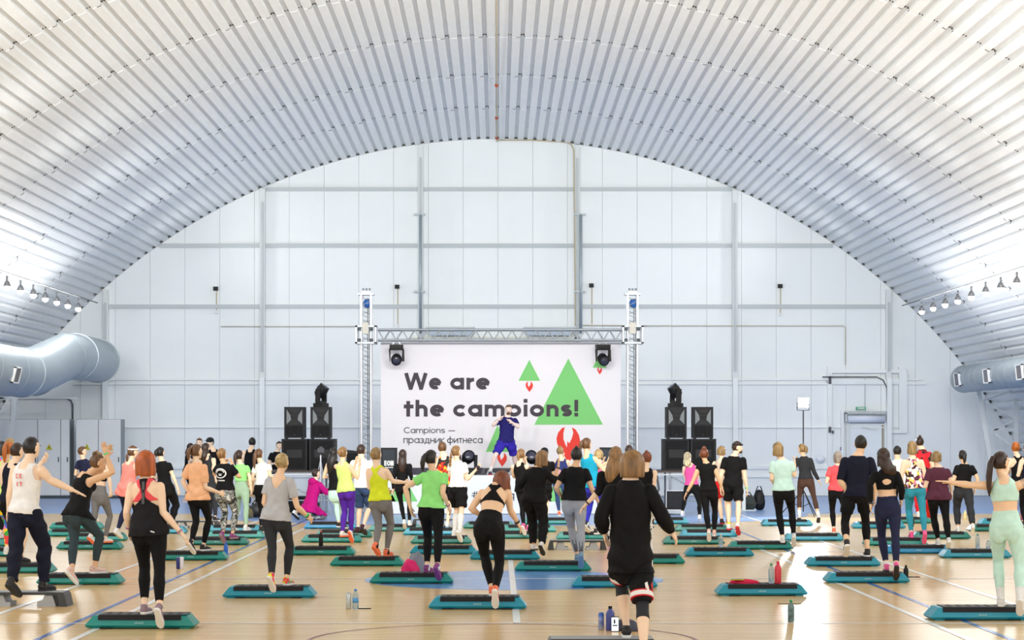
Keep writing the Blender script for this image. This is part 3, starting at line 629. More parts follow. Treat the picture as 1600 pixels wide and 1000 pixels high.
tower(572, 'white truss tower with blue chain hoist, nearer the electrical cabinets'); tower(988.5, 'white truss tower with blue chain hoist, nearer the door')
# ---- screens and monitors on the stage
def stage_box(px0, px1, py0, py1, d, label, txt=None, cat='screen'):
    t = empty('stage_screen' if cat == 'screen' else 'stage_monitor', (sx(px0, d), d, zs), label, cat); w = sx(px1, d)-sx(px0, d); z1 = sz(py0, d)-zs
    MB().prism([(0, 0), (w, 0), (w, z1), (0, z1)], 0, .12).build('screen_case', blackm, t)
    MB().box((.05, -.008, .08), (w-.05, 0, z1-.05)).build('screen_panel', mat('dark_screen', srgb(42, 52, 62), .15), t)
    if txt: letters('lettering', txt, .09, w-.09, .22, .09, -.009, mat('white_print', srgb(240, 240, 240), .6), t, .34, .2); MB().box((.1, -.012, .17), (w-.1, -.008, .19)).build('underline', mat('white_print', (0, 0, 0)), t)
stage_box(595, 620.5, 699.5, 742, 54.5, 'tall black screen reading EON at the corner of the stage', 'EON')
stage_box(937, 958, 699, 742, 54.5, 'black screen at the stage corner behind the clapping hands')
t = empty('stage_monitor', (sx(541, 54.6), 54.6, zl), 'black wedge monitor behind the lime tank top woman', 'monitor speaker'); MB().prism([(0, 0), (.36, 0), (.36, .46), (0, .5)], 0, .4).build('cabinet', cab, t); MB().box((.03, -.01, .04), (.33, 0, .42)).build('grille', grill, t)
# ---- rack case, road cases, cable bundle under the platforms
def rack(x, y, label):
    t = empty('rack_case', (x, y, 0), label, 'equipment case'); MB().box((0, 0, .12), (.42, .5, .58)).build('case_body', blackm, t)
    for z in (.16, .38): 
        u = MB().box((.03, -.02, z), (.39, 0, z+.18)).build('amplifier_face', cab, t); MB().box((.09, -.026, z+.07), (.14, -.02, z+.1)).box((.22, -.026, z+.05), (.23, -.02, z+.11)).build('dial', mat('silver_badge', (0, 0, 0)), u)
    for (a, b_) in (((0, 0, .12), (0, 0, .58)), ((.42, 0, .12), (.42, 0, .58)), ((0, 0, .58), (.42, 0, .58)), ((0, 0, .12), (.42, 0, .12))): rod('case_edge', t, a, b_, .012, alu)
    MB().box((-.02, -.04, .04), (.44, .54, .12)).build('trolley', alud, t)
    for (a, b_) in ((.02, .02), (.4, .02), (.02, .5), (.4, .5)): MB().tube([(a-.02, b_, .03), (a+.02, b_, .03)], .03, 8).build('wheel', blackm, t)
rack(sx(1041, 53.6), 53.6, 'black rack case with two amplifiers on a trolley below the platform edge')
tag(MB().box((0, 0, 0), (.55, .3, .3)).box((.05, -.01, .05), (.5, 0, .26)).build('road_case', cab, None, False, (sx(462, 53.5), 53.5, 0)), 'low black road case on the blue floor behind the magenta hoodie', 'equipment case')
b = MB()
for i in range(5):
    x0 = random.uniform(0, .25); b.tube([(x0, 0, .95), (x0+.05, -.05, .6), (x0-.1, 0, .3), (x0+.1, -.02, .05), (x0+.35, 0, .02)], .012, 5)
tag(b.build('hanging_cables', blackm, None, True, (sx(1018, 54), 54.35, 0)), 'tangle of black cables hanging under the platform with the rack case', 'cable', None, 'stuff')
tag(MB().box((0, 0, 0), (.5, .3, .4)).box((.04, -.02, .05), (.46, 0, .36)).build('road_case', grill, None, False, (sx(448, 55), 55.1, 0)), 'square black equipment case under the platform behind the grey tee woman', 'equipment case')
# ---- bags and chair
def bag(x, y, w, h, dpt, m, label, name='sports_bag'):
    t = empty(name, (x, y, 0), label, 'bag'); b = MB(); b.ell((0, 0, h*.46), (w/2, dpt/2, h*.48), n=14, m=8); b.ell((w*.2, 0, h*.35), (w*.33, dpt*.5, h*.36), n=12, m=7); b.build('bag_body', m, t, True)
    MB().tube([(-w*.3, 0, h*.8), (-w*.12, -.03, h*1.08), (w*.12, -.03, h*1.08), (w*.3, 0, h*.8)], .014, 6).build('handle', blackm, t, True); MB().box((-w*.3, -dpt*.5-.005, h*.3), (w*.25, -dpt*.5+.05, h*.36)).build('zip_pocket', blackm, t)
bag(sx(1168, 57), 57.0, .42, .42, .3, mat('dark_green_canvas', srgb(58, 62, 58), .85), 'dark grey canvas sports bag standing on the blue floor beside the steel post')
bag(sx(1186, 57.2), 57.2, .3, .56, .28, blackm, 'tall black backpack standing behind the grey sports bag', 'backpack')
bag(sx(401, 52), 52.0, .36, .36, .3, mat('black_nylon', srgb(34, 35, 40), .5), 'black nylon gym bag on the floor behind the white tee ponytail woman')
bag(sx(388.5, 51.6), 51.6, .22, .26, .22, mat('camouflage_canvas', srgb(120, 112, 78), .85, noise=.5, nscale=14), 'small khaki camouflage bag beside the black gym bag')
bag(sx(1600, 56), 56.0, .4, .3, .25, blackm, 'dark bag on the blue floor at the door end of the hall') if False else None
t = empty('steel_post', (sx(1162, 56.5), 56.5, 0), 'short white steel post with a foot plate behind the bearded man', 'post'); MB().box((-.045, -.045, .03), (.045, .045, 1.25)).build('post_shaft', colm, t); MB().box((-.12, -.12, 0), (.3, .12, .03)).build('foot_plate', greym, t)
t = empty('folding_chair', (sx(385, 54), 54.0, 0), 'small chair with a tan seat behind the sage leggings woman', 'chair')
MB().box((-.2, -.2, .43), (.2, .2, .47)).build('seat', mat('tan_seat', srgb(170, 140, 100), .7), t); MB().box((-.2, .18, .55), (.2, .21, .85)).build('backrest', mat('tan_seat', (0, 0, 0)), t)
for (a, b_) in ((-.18, -.18), (.18, -.18), (-.18, .19), (.18, .19)): rod('leg', t, (a, b_, 0), (a, b_, .44 if b_ < 0 else .85), .012, alu)
# ---- tripod with camera
t = empty('camera_tripod', (sx(501, 53), 53.0, 0), 'silver tripod holding a small dark video camera in front of the subwoofers', 'tripod')
for a in (200, 320, 80): 
    dx, dy = math.cos(a*D2R), math.sin(a*D2R); rod('leg', t, (dx*.36, dy*.36, 0), (dx*.12, dy*.12, .8), .008, alud); rod('leg', t, (dx*.12, dy*.12, .75), (0, 0, 1.35), .011, alud)
rod('centre_column', t, (0, 0, .8), (0, 0, 1.45), .018, alu)
MB().box((-.07, -.06, 1.45), (.07, .06, 1.49)).bar((0, 0, 1.5), (.25, .1, 1.32), .02).build('pan_head', blackm, t)
b = MB(); b.box((-.07, -.05, 1.5), (.08, .07, 1.6)); b.tube([(.0, .07, 1.55), (0, .17, 1.55)], .035, 12); b.box((-.03, -.03, 1.6), (.05, .03, 1.64)); b.build('video_camera', mat('camera_body', srgb(50, 54, 66), .35), t)
# ---- light stand
x_, d_ = 7.24, 53.0
t = empty('studio_light_stand', (x_, d_, 0), 'bright studio lamp on a tall black tripod stand behind the ponytail woman', 'studio light')
rod('stand_pole', t, (0, 0, .1), (0, 0, 2.5), .014, blackm)
for a in (-70, 50, 170):
    dx, dy = math.cos(a*D2R), math.sin(a*D2R); rod('stand_leg', t, (dx*.55, dy*.55, .01), (0, 0, .62), .011, blackm); rod('stand_brace', t, (dx*.28, dy*.28, .3), (0, 0, .22), .008, blackm)
MB().box((-.13, -.02, 2.56), (.13, .10, 2.80)).build('lamp_housing', blackm, t)
MB().box((-.12, -.045, 2.57), (.12, -.021, 2.79)).build('lamp_panel', mat('lit_studio_panel', (1, 1, 1), .5, emit=(.97, .98, 1), estr=120), t)
MB().bar((-.14, .03, 2.68), (-.14, .03, 2.5), .015).bar((.14, .03, 2.68), (.14, .03, 2.5), .015).bar((-.14, .03, 2.5), (.14, .03, 2.5), .015).build('lamp_yoke', blackm, t)
# ================================================================ STEP PLATFORMS
def step_meshes():
    """teal aerobic step: sloping plastic base with rounded ends, black rubber top that wraps over the front edge"""
    L, Wd, H = 1.08, .40, .135; out = {}
    def frust(b, x0, x1, X0, X1, y0, y1, Y0, Y1, z0, z1):
        b.add([(x0, y0, z0), (x1, y0, z0), (x1, y1, z0), (x0, y1, z0), (X0, Y0, z1), (X1, Y0, z1), (X1, Y1, z1), (X0, Y1, z1)], [(0, 3, 2, 1), (4, 5, 6, 7), (0, 1, 5, 4), (1, 2, 6, 5), (2, 3, 7, 6), (3, 0, 4, 7)])
    b = MB(); h = L/2
    frust(b, -h+.02, h-.02, -h, h, .02, Wd-.02, 0, Wd, .012, .035); frust(b, -h, h, -h+.02, h-.02, 0, Wd, .005, Wd-.005, .035, .06)
    frust(b, -h+.02, h-.02, -h+.075, h-.075, .005, Wd-.005, .022, Wd-.022, .06, .125); frust(b, -h+.075, h-.075, -h+.095, h-.095, .022, Wd-.022, .04, Wd-.04, .125, .134)
    for x in (-h+.05, h-.17): b.box((x, .03, 0), (x+.12, .09, .02)); b.box((x, Wd-.09, 0), (x+.12, Wd-.03, .02))
    out['base'] = b
    b = MB(); frust(b, -h+.13, h-.13, -h+.13, h-.13, .004, Wd-.004, .014, Wd-.014, .088, .132); frust(b, -h+.13, h-.13, -h+.14, h-.14, .014, Wd-.014, .026, Wd-.026, .132, .139)
    out['mat'] = b
    b = MB(); b.box((-h+.15, -.002, .001), (-h+.27, .03, .014)); b.box((h-.27, -.002, .001), (h-.15, .03, .014)); b.box((-h+.2, .02, .002), (h-.2, .028, .012)); out['foot'] = b
    b = MB()
    for k in range(9): b.box((-.4+k*.1, .03, .139), (-.34+k*.1, Wd-.03, .1415))
    out['ribs'] = b
    b = MB(); x = -.045
    for k, hh in enumerate((.012, .018, .012, .016, .012, .016)): b.box((x, -.003, .052), (x+.008, .003, .052+hh)); x += .015
    out['mark'] = b
    return out
SM = step_meshes()
def plastic(n, c): return mat(n, srgb(*c), .38, spec=.5, noise=.04, nscale=3)
teal = {'T': plastic('teal_green_plastic', (0, 138, 130)), 'B': plastic('turquoise_plastic', (10, 144, 172)), 'C': plastic('bright_blue_plastic', (12, 140, 196)), 'D': plastic('deep_teal_plastic', (4, 120, 110))}
rub = mat('black_rubber', srgb(30, 30, 33), .7, spec=.3, bump=.1, nscale=120)
base_me = {k: SM['base'].mesh('step_base', m) for k, m in teal.items()}
mat_me = SM['mat'].mesh('step_mat', rub); foot_me = SM['foot'].mesh('step_foot', blackm); rib_me = SM['ribs'].mesh('step_ribs', mat('worn_rubber', srgb(58, 58, 62), .6)); mark_me = SM['mark'].mesh('step_mark', mat('pale_print', srgb(170, 215, 220), .6))
greyp = mat('light_grey_plastic', srgb(176, 178, 180), .5); dkp = mat('dark_grey_plastic', srgb(60, 61, 64), .5, noise=.05, nscale=20)
def grey_step_meshes():
    L, Wd = .98, .36; h = L/2
    t = MB(); t.prism([(-h+.03, .13), (h-.03, .13), (h-.05, .16), (-h+.05, .16)], 0, Wd)
    for s_ in (-1, 1): 
        p = [(s_*(h-.09), .13), (s_*(h-.03), .13), (s_*h, 0), (s_*(h-.10), 0)]
        t.prism(p if s_ < 0 else p[::-1], 0, Wd)
    rs = []
    for s_ in (-1, 1):
        r = MB(); rs.append(r)
        p = [(s_*(h-.34), 0), (s_*(h-.34), .05), (s_*(h-.29), .05), (s_*(h-.26), .125), (s_*(h-.17), .125), (s_*(h-.13), 0)]
        r.prism(p if s_ > 0 else p[::-1], .02, Wd-.02)
    g = MB()
    for k in range(7): g.box((-.44, .02+k*.048, .16), (.44, .04+k*.048, .163))
    return t.mesh('grey_step_top', dkp), [q.mesh('grey_step_riser', greyp) for q in rs], g.mesh('grey_step_ribs', greyp)
GT, GR, GG = grey_step_meshes()
STEPS = {}
def grey_parts(t):
    inst('platform_top', GT, t); inst('grip_ribs', GG, t)
    for q in GR: inst('riser', q, t)
def step(key, x0, x1, y, kind, label):
    d = dep(y); s = F/d; L = 1.08 if kind != 'G' else .98
    cxp = (x0+L/2*s) if x0 is not None else (x1-L/2*s)
    X = (cxp-CX)/s; rz = random.uniform(-1, 1)*.012
    STEPS[key] = (X, d)
    if kind == 'G':
        t = empty('step_platform', (X, d, 0), label, 'aerobic step', 'aerobic step platforms', rz)
        grey_parts(t); return t
    t = empty('step_platform', (X, d, 0), label, 'aerobic step', 'aerobic step platforms', rz)
    inst('step_base', base_me[kind], t); inst('rubber_top', mat_me, t); inst('dark_foot', foot_me, t)
    if y > 845: inst('grip_ribs', rib_me, t); inst('front_mark', mark_me, t)
    return t
for r in [
 ('s1', 132, None, 983, 'T', 'teal step under the red bobbed woman in the black racerback top'),
 ('s2', None, 105, 948, 'G', 'grey and black step under the man in the white tank top'),
 ('s3', 56, None, 914, 'T', 'teal step under the black tank woman raising her clasped hands'),
 ('s4', -41, None, 896, 'T', 'teal step behind the grey step of the white tank man'),
 ('s5', 87, None, 859, 'T', 'teal step beneath the woman in grey leggings and black crop top'),
 ('s6', 70, None, 838.5, 'T', 'teal step just behind the one of the grey leggings woman'),
 ('s7', 76, None, 827, 'T', 'farthest teal step in front of the grey cabinets'),
 ('s8', 102, None, 845.5, 'T', 'teal step mostly hidden behind the red bobbed woman, with white sneaker above'),
 ('s9', -90, None, 854, 'T', 'teal step end showing beside the red shoes at the frame edge'),
 ('s10', -78, None, 870, 'T', 'teal step end showing behind the colourful leggings'),
 ('s13', 267, None, 826, 'G', 'grey and black step behind the coral tee woman'),
 ('s14', 203, None, 834, 'B', 'turquoise step under the ponytailed woman in a black tee and trousers'),
 ('s15', 290, None, 852, 'D', 'dark teal step under the woman in camouflage leggings'),
 ('s16', 321, None, 841.5, 'T', 'teal step just behind the one of the camouflage leggings woman'),
 ('s17', 323, None, 831.5, 'B', 'turquoise step under the woman in sage leggings'),
 ('s18', 243, None, 876, 'T', 'teal step under the coral tee woman, beside the blue bottle'),
 ('s65', 347, None, 935, 'B', 'turquoise step under the blonde woman in the grey tee'),
 ('s19', 474, None, 826.5, 'C', 'bright blue step beside the crouching magenta hoodie'),
 ('s20', 491, None, 840, 'D', 'dark teal step under the man in blue shorts'),
 ('s21', 470, None, 848, 'T', 'teal step under the woman in purple leggings'),
 ('s22', 448, None, 868, 'T', 'teal step carrying a black bottle with a red cap'),
 ('s23', 515, None, 885, 'T', 'teal step under the woman in the yellow tank top'),
 ('s24', 575, None, 830.5, 'D', 'dark teal step under the long haired woman in black by the EON screen'),
 ('s25', 629, None, 836.5, 'B', 'turquoise step behind the one of the braided woman in white'),
 ('s26', 641, None, 850, 'D', 'dark teal step under the braided woman in white knee socks'),
 ('s27', 640, None, 866.5, 'B', 'turquoise step just behind the clothes pile'),
 ('s28', 734, None, 875, 'B', 'turquoise step under the woman in loose black clothes'),
 ('s29', 577, None, 912.5, 'T', 'teal step under the green tee woman, beside the clothes pile'),
 ('s30', 669, None, 952.5, 'B', 'turquoise step under the woman in the black sports bra'),
 ('s31', 804, None, 893, 'T', 'teal step under the woman with the bun and grey leggings'),
 ('s32', 893, None, 919, 'B', 'turquoise step behind the knees of the person in basketball shorts'),
 ('s34', 869, None, 843.5, 'T', 'teal step just behind the grey step near the blue circle'),
 ('s33b', 856, None, 859.5, 'G', 'grey and black step standing free behind the grey leggings'),
 ('s35', 784, None, 831.5, 'T', 'teal step behind the ponytailed woman with pink shoes'),
 ('s35b', 764, None, 842, 'D', 'dark teal step with lettering under the pink shoes'),
 ('s36', 817, None, 819.5, 'T', 'farthest teal step by the floral tank woman'),
 ('s37', 723, None, 826, 'D', 'dark teal step in front of the stage hashtag'),
 ('s38', 643, None, 823, 'G', 'grey and black step under the man in the flame print tee'),
 ('s39', None, 1077, 819, 'B', 'turquoise step under the pale blonde in the pink tank'),
 ('s40', None, 1140, 830.5, 'D', 'dark teal step under the blonde in red shorts'),
 ('s41', None, 1153, 839.5, 'B', 'turquoise step under the bearded man in black'),
 ('s42', None, 1133, 851, 'D', 'dark teal step under the woman in black with the high bun'),
 ('s43', None, 1179, 870, 'B', 'turquoise step carrying one clear water bottle'),
 ('s44', None, 1241, 859, 'T', 'teal step under the mint tee woman'),
 ('s45', None, 1071, 881.5, 'T', 'teal step half hidden by the long sleeved arm of the person in black'),
 ('s46', None, 1263, 931.5, 'B', 'turquoise step carrying the red shaker and red cloth'),
 ('s47', None, 1271, 822, 'B', 'turquoise step under the dark long sleeved ponytail woman'),
 ('s48', None, 1320, 845.5, 'B', 'turquoise step under the coral tee person with short grey hair'),
 ('s49', None, 1377, 885.5, 'B', 'turquoise step under the tall man in navy'),
 ('s50', None, 1422, 911.5, 'B', 'turquoise step under the woman in the cut-out crop top'),
 ('s51', None, 1416, 826, 'B', 'turquoise step behind the cut-out crop top woman'),
 ('s52', None, 1457, 818, 'D', 'dark teal step under the person in the red and black tee'),
 ('s53', None, 1450, 853, 'T', 'teal step under the woman in the patterned tank top'),
 ('s54', None, 1518, 842.5, 'D', 'dark teal step under the black tee ponytail woman beside the maroon tee'),
 ('s55', None, 1488, 865.5, 'C', 'bright blue step under the maroon tee woman'),
 ('s56', None, 1582, 872.5, 'B', 'turquoise step carrying a clear bottle behind the mint outfit'),
 ('s57', None, 1601, 830.5, 'D', 'dark teal step behind the mint outfit woman'),
 ('s58', None, 1612, 820.5, 'B', 'farthest turquoise step at the door end'),
 ('s59', None, 1618, 970, 'B', 'turquoise step under the woman in the mint crop top and leggings'),
]: step(*r)
d33 = 19.22
t = empty('step_platform', ((941-CX)*d33/F, d33, 0), 'grey and black step in front, under the person in basketball shorts', 'aerobic step', 'aerobic step platforms')
grey_parts(t); STEPS['s33'] = ((941-CX)*d33/F, d33)
# ================================================================ SMALL THINGS ON THE FLOOR AND THE STEPS
clearp = mat('clear_plastic', srgb(214, 232, 240), .12, trans=.75, ior=1.2); 
def bottle(px, py, hpx, d, zb, label, body, cap, kind='bottle', band=None, name='water_bottle'):
    s = F/d; h = hpx/s; x = (px-CX)/s; t = empty(name, (x, d, zb), label, 'bottle'); r = .034 if kind != 'can' else .03
    if kind == 'can':
        MB().tube([(0, 0, 0), (0, 0, .008), (0, 0, h-.01), (0, 0, h)], [r*.85, r, r, r*.82], 16).build('can_body', body, t, True); MB().tube([(0, 0, h), (0, 0, h+.003)], r*.75, 12).build('can_lid', alud, t)
    else:
        MB().tube([(0, 0, 0), (0, 0, .01), (0, 0, h*.68), (0, 0, h*.76), (0, 0, h*.88), (0, 0, h*.9)], [r*.9, r, r, r*.9, r*.42, r*.42], 16).build('bottle_body', body, t, True)
        MB().tube([(0, 0, h*.9), (0, 0, h)], [r*.46, r*.44], 12).build('cap', cap, t, True)
    if band: MB().tube([(0, 0, h*.32), (0, 0, h*.55)], r+.001, 16).build('label_band', band, t, True)
    return t
def gd(y): return dep(y)
def onstep(k): return STEPS[k][1]+.2
silver = mat('printed_can', srgb(206, 214, 214), .3, metal=.4, noise=.25, nscale=25); redcan = mat('blue_silver_can', srgb(210, 216, 228), .3, metal=.4, noise=.6, tint=srgb(50, 90, 170), nscale=9)
bluec = mat('blue_cap', srgb(40, 130, 210), .4); greenc = mat('green_cap', srgb(20, 150, 90), .4)
bottle(544.5, 0, 25, gd(951.5), 0, 'green and silver drink can standing beside the small water bottle', silver, None, 'can', name='drink_can')
bottle(555.5, 0, 31, gd(951.5), 0, 'clear water bottle with blue cap beside the silver drink can', clearp, bluec, band=mat('light_blue_label', srgb(90, 160, 220), .5))
bottle(939.5, 0, 27, gd(984), 0, 'slim blue and silver energy drink can on the floor by the blue bottle', redcan, None, 'can', name='drink_can')
bb = bottle(953.5, 0, 38, gd(985), 0, 'navy blue bottle with black spout standing behind a smartphone', mat('navy_bottle', srgb(64, 76, 150), .35), blackm); bb.scale = (1.25, 1.25, 1)
t = empty('smartphone', ((961-CX)*21.75/F, 21.75, 0), 'smartphone with lit screen leaning on the navy bottle', 'phone', rz=0); t.rotation_euler = (-.18, 0, 0)
MB().box((-.037, -.004, 0), (.037, .004, .15)).build('phone_body', blackm, t); sc_ = MB().box((-.033, -.006, .008), (.033, -.004, .14)).build('phone_screen', mat('phone_glow', (.8, .9, 1), .2, emit=(.85, .93, 1), estr=.8), t)
MB().box((-.012, -.008, .08), (.004, -.006, .12)).build('screen_figure', blackm, sc_); MB().box((-.024, -.008, .055), (.024, -.006, .068)).build('screen_line', ink2, sc_)
bottle(1236, 0, 35, gd(972), 0, 'dark printed bottle with green cap standing alone on the glossy floor', mat('printed_bottle', srgb(120, 150, 150), .3, noise=.7, nscale=22), greenc)
t = tag(MB().tube([(-.13, 0, .005), (.13, 0, .005)], .006, 6).build('wooden_stick', mat('stick_wood', srgb(150, 140, 120), .7), None, True, ((1234-CX)*dep(944)/F, dep(944), 0)), 'thin stick lying on the floor behind the green capped bottle', 'stick')
bottle(1205, 0, 31, onstep('s46'), .139, 'clear water bottle standing on the step beside the red shaker', clearp, greenc)
rs = bottle(1215.5, 0, 35, onstep('s46')-.05, .139, 'translucent red shaker bottle on the step beside the clear bottle', mat('red_shaker', srgb(232, 64, 84), .25, trans=.2), mat('red_cap', srgb(214, 40, 66), .4)); rs.scale = (1.2, 1.2, 1)
bottle(1415.5, 0, 25, STEPS['s50'][1]+.45, 0, 'black sports bottle standing behind the end of the step of the cut-out top woman', blackm, blackm)
bottle(501.5, 0, 24, onstep('s22'), .139, 'black bottle with a red cap standing on a teal step', blackm, mat('red_orange_cap', srgb(220, 70, 40), .5))
bottle(353, 0, 25, gd(872), 0, 'bright blue bottle on the floor beside the coral tee woman', mat('cobalt_plastic', srgb(40, 110, 220), .35), mat('cobalt_plastic', (0, 0, 0)))
bottle(1126.5, 0, 21, onstep('s43'), .139, 'clear water bottle on the turquoise step before the woman with the high bun', clearp, whitem)
bottle(1527.5, 0, 23, onstep('s56'), .139, 'clear bottle with teal cap on the step behind the mint outfit', clearp, mat('teal_cap', srgb(20, 150, 150), .4))
bottle(1544, 0, 13, onstep('s56'), .139, 'short clear bottle hidden at the mint leggings', clearp, bluec)
bottle(278.5, 0, 18, gd(889), 0, 'navy drink can on the floor left of a white can', mat('navy_can', srgb(34, 44, 120), .35), None, 'can', name='drink_can')
bottle(284, 0, 19, gd(889), 0, 'white drink can on the floor beside a navy can', mat('white_can', srgb(226, 226, 236), .35), None, 'can', name='drink_can')
bottle(273, 0, 13, 60.5, 0, 'tiny water bottle on the far blue floor behind the black tee ponytail', clearp, bluec)
t = bottle(1508, 0, 14, gd(811), 0, 'pale yellow cup bottle on the far floor between the black trousers', mat('pale_yellow', srgb(236, 226, 160), .5), whitem)
def phone(x, y, z, label, m=blackm, rz=.3): 
    t = empty('mobile_phone', (x, y, z), label, 'phone', rz=rz); MB().box((-.075, -.037, 0), (.075, .037, .009)).build('phone_case', m, t); MB().box((-.07, -.033, .009), (.07, .033, .010)).build('phone_glass', mat('dark_lens', (0, 0, 0)), t)
phone((569-CX)*gd(951)/F, gd(951), 0, 'dark phone lying on the floor beside the small water bottle', rz=.1); phone((1428-CX)*gd(902)/F, gd(902), 0, 'small black phone on the floor beside the step of the cut-out top woman', rz=.1)
def cloth(px, w, h, dpt, d, z, m, label, name='folded_cloth', seed=0):
    """a crumpled heap: a dome folded by ridges that run in several directions"""
    rs_ = np.random.RandomState(seed); b = MB(); n, mm = 40, 16; vs = []; fs = []; R = [(rs_.uniform(4, 13), rs_.uniform(4, 13), rs_.uniform(0, 6)) for _ in range(5)]
    for j in range(mm+1):
        for i in range(n):
            a = 2*math.pi*i/n; th = (1-j/mm)*math.pi/2; x, y, zz = math.cos(a)*math.sin(th), math.sin(a)*math.sin(th), math.cos(th)
            q = 1+sum(.075*abs(math.sin(fx*x+fy*y+ph+3*zz)) for fx, fy, ph in R)-.18+.12*math.sin(2*a+seed)
            vs.append((x*w/2*q, y*dpt/2*q, max(0, h*zz**.8*(.75+.25*q)*(1+.18*math.sin(3*a+seed*2)*math.sin(th)))))
    for j in range(mm):
        for i in range(n): i2 = (i+1) % n; fs.append((j*n+i, j*n+i2, (j+1)*n+i2, (j+1)*n+i))
    fs.append(tuple(range(n))[::-1]); b.add(vs, fs)
    return tag(b.build(name, m, None, True, ((px-CX)*d/F, d, z)), label, 'cloth')
ds = onstep('s46'); cloth(1163, .3, .05, .22, ds, .139, mat('crimson_cloth', srgb(206, 20, 70), .85), 'crimson folded cloth lying on the step with the red shaker', seed=2)
phone((1152-CX)*(ds-.1)/F, ds-.08, .185, 'yellow edged phone lying on the crimson cloth', mat('yellow_case', srgb(214, 214, 40), .4), .2)
cloth(640, .26, .27, .3, 29.35, 0, mat('magenta_jacket', srgb(226, 30, 110), .8), 'magenta jacket heaped on the floor behind the green tee woman step', 'crumpled_jacket', 4)
cloth(650, .26, .34, .3, 29.75, 0, mat('grey_sweater', srgb(130, 134, 146), .9), 'grey sweater heaped behind the magenta jacket', 'crumpled_sweater', 6)
cloth(981, .22, .11, .2, dep(985.5), 0, mat('slate_cloth', srgb(74, 76, 92), .9), 'dark slate cloth crumpled on the floor beside the black sneaker', 'crumpled_cloth', 9)
# ================================================================ PEOPLE
UP = Vector((0, 0, 1))
SKIN = {'a': srgb(252, 218, 188), 'b': srgb(246, 206, 170), 'c': srgb(234, 188, 148), 'p': srgb(250, 220, 208)}
def skin(k): return mat('skin_'+k, SKIN[k], .5, noise=.05, nscale=9)
HC = {'red': (204, 104, 48), 'orange': (204, 112, 40), 'black': (34, 29, 29), 'dbrown': (62, 42, 34), 'brown': (120, 84, 56), 'lbrown': (164, 124, 80), 'dblond': (172, 140, 92), 'blond': (214, 184, 128), 'pale': (228, 214, 178), 'grey': (176, 160, 148), 'auburn': (138, 74, 46)}
def hairm(k):
    c = srgb(*HC[k]); return mat('hair_'+k, c, .45, noise=.5, tint=tuple(v*.42 for v in c), nscale=26, stretch=(1, 1, .12), bump=.35)
def fab(name, c, rough=.8, **kw): 
    kw.setdefault('noise', .10); kw.setdefault('nscale', 12); kw.setdefault('bump', .25); kw.setdefault('spec', .22)
    return mat('fabric_'+name, srgb(*c), rough, **kw)
def pattern(name, cols, scale, kind='voronoi', rough=.75, stretch=None):
    k = 'fabric_'+name
    if k in MATS: return MATS[k]
    m = bpy.data.materials.new(k); m.use_nodes = True; nt = m.node_tree; b = nt.nodes['Principled BSDF']; b.inputs['Roughness'].default_value = rough
    tc = nt.nodes.new('ShaderNodeTexCoord'); mp = nt.nodes.new('ShaderNodeMapping'); nt.links.new(tc.outputs['Object'], mp.inputs[0])
    if stretch: mp.inputs['Scale'].default_value = stretch
    r = nt.nodes.new('ShaderNodeValToRGB'); r.color_ramp.interpolation = 'CONSTANT'
    while len(r.color_ramp.elements) < len(cols): r.color_ramp.elements.new(.5)
    if kind == 'voronoi':
        n = nt.nodes.new('ShaderNodeTexVoronoi'); n.inputs['Scale'].default_value = scale; sp = nt.nodes.new('ShaderNodeSeparateColor')
        nt.links.new(mp.outputs[0], n.inputs[0]); nt.links.new(n.outputs['Color'], sp.inputs[0]); nt.links.new(sp.outputs[0], r.inputs[0]); lo, hi = 0, 1
    else:
        n = nt.nodes.new('ShaderNodeTexNoise'); n.inputs['Scale'].default_value = scale; n.inputs['Detail'].default_value = 3
        nt.links.new(mp.outputs[0], n.inputs[0]); nt.links.new(n.outputs[0], r.inputs[0]); lo, hi = .36, .64
    for i, c in enumerate(cols):
        e = r.color_ramp.elements[i]; e.position = 0 if i == 0 else lo+(hi-lo)*i/len(cols); e.color = (*srgb(*c), 1)
    nt.links.new(r.outputs[0], b.inputs['Base Color']); MATS[k] = m; return m
BLK = lambda: fab('black', (27, 27, 30)); 
M = dict(black=('black', (16, 16, 19)), black2=('soft_black', (28, 28, 32)), navy=('navy', (38, 42, 72)), dnavy=('dark_navy', (24, 27, 46)), white=('white', (250, 250, 250)), grey=('mid_grey', (126, 124, 124)), lgrey=('light_grey', (194, 195, 200)), heather=('heather_grey', (166, 168, 174)),
         dgrey=('charcoal', (50, 52, 57)), coral=('coral', (255, 196, 152)), pinkc=('pink_coral', (250, 150, 140)), hot=('hot_coral', (250, 92, 100)), pink=('bubblegum_pink', (246, 92, 170)), magenta=('magenta', (196, 16, 126)), lime=('lime', (222, 248, 140)), yellow=('yellow', (226, 238, 48)), green=('light_green', (156, 242, 140)),
         purple=('purple', (92, 44, 172)), blue=('royal_blue', (52, 54, 190)), turq=('turquoise', (28, 168, 206)), tealf=('teal_blue', (52, 150, 172)), mint=('mint', (206, 243, 230)), lmint=('pale_mint', (206, 240, 230)), sage=('sage', (158, 188, 162)), maroon=('maroon', (92, 48, 66)), brownl=('dark_brown', (84, 62, 54)), red=('red', (218, 34, 44)),
         slate=('slate_blue', (70, 82, 116)), beige=('beige', (206, 186, 172)), mauve=('mauve', (170, 96, 130)), dteal=('dark_teal_grey', (54, 68, 74)), inst=('deep_blue', (36, 32, 104)), khaki=('khaki', (150, 136, 100)), inst2=('violet_blue', (56, 42, 168)), denim=('denim_blue', (56, 78, 118)))
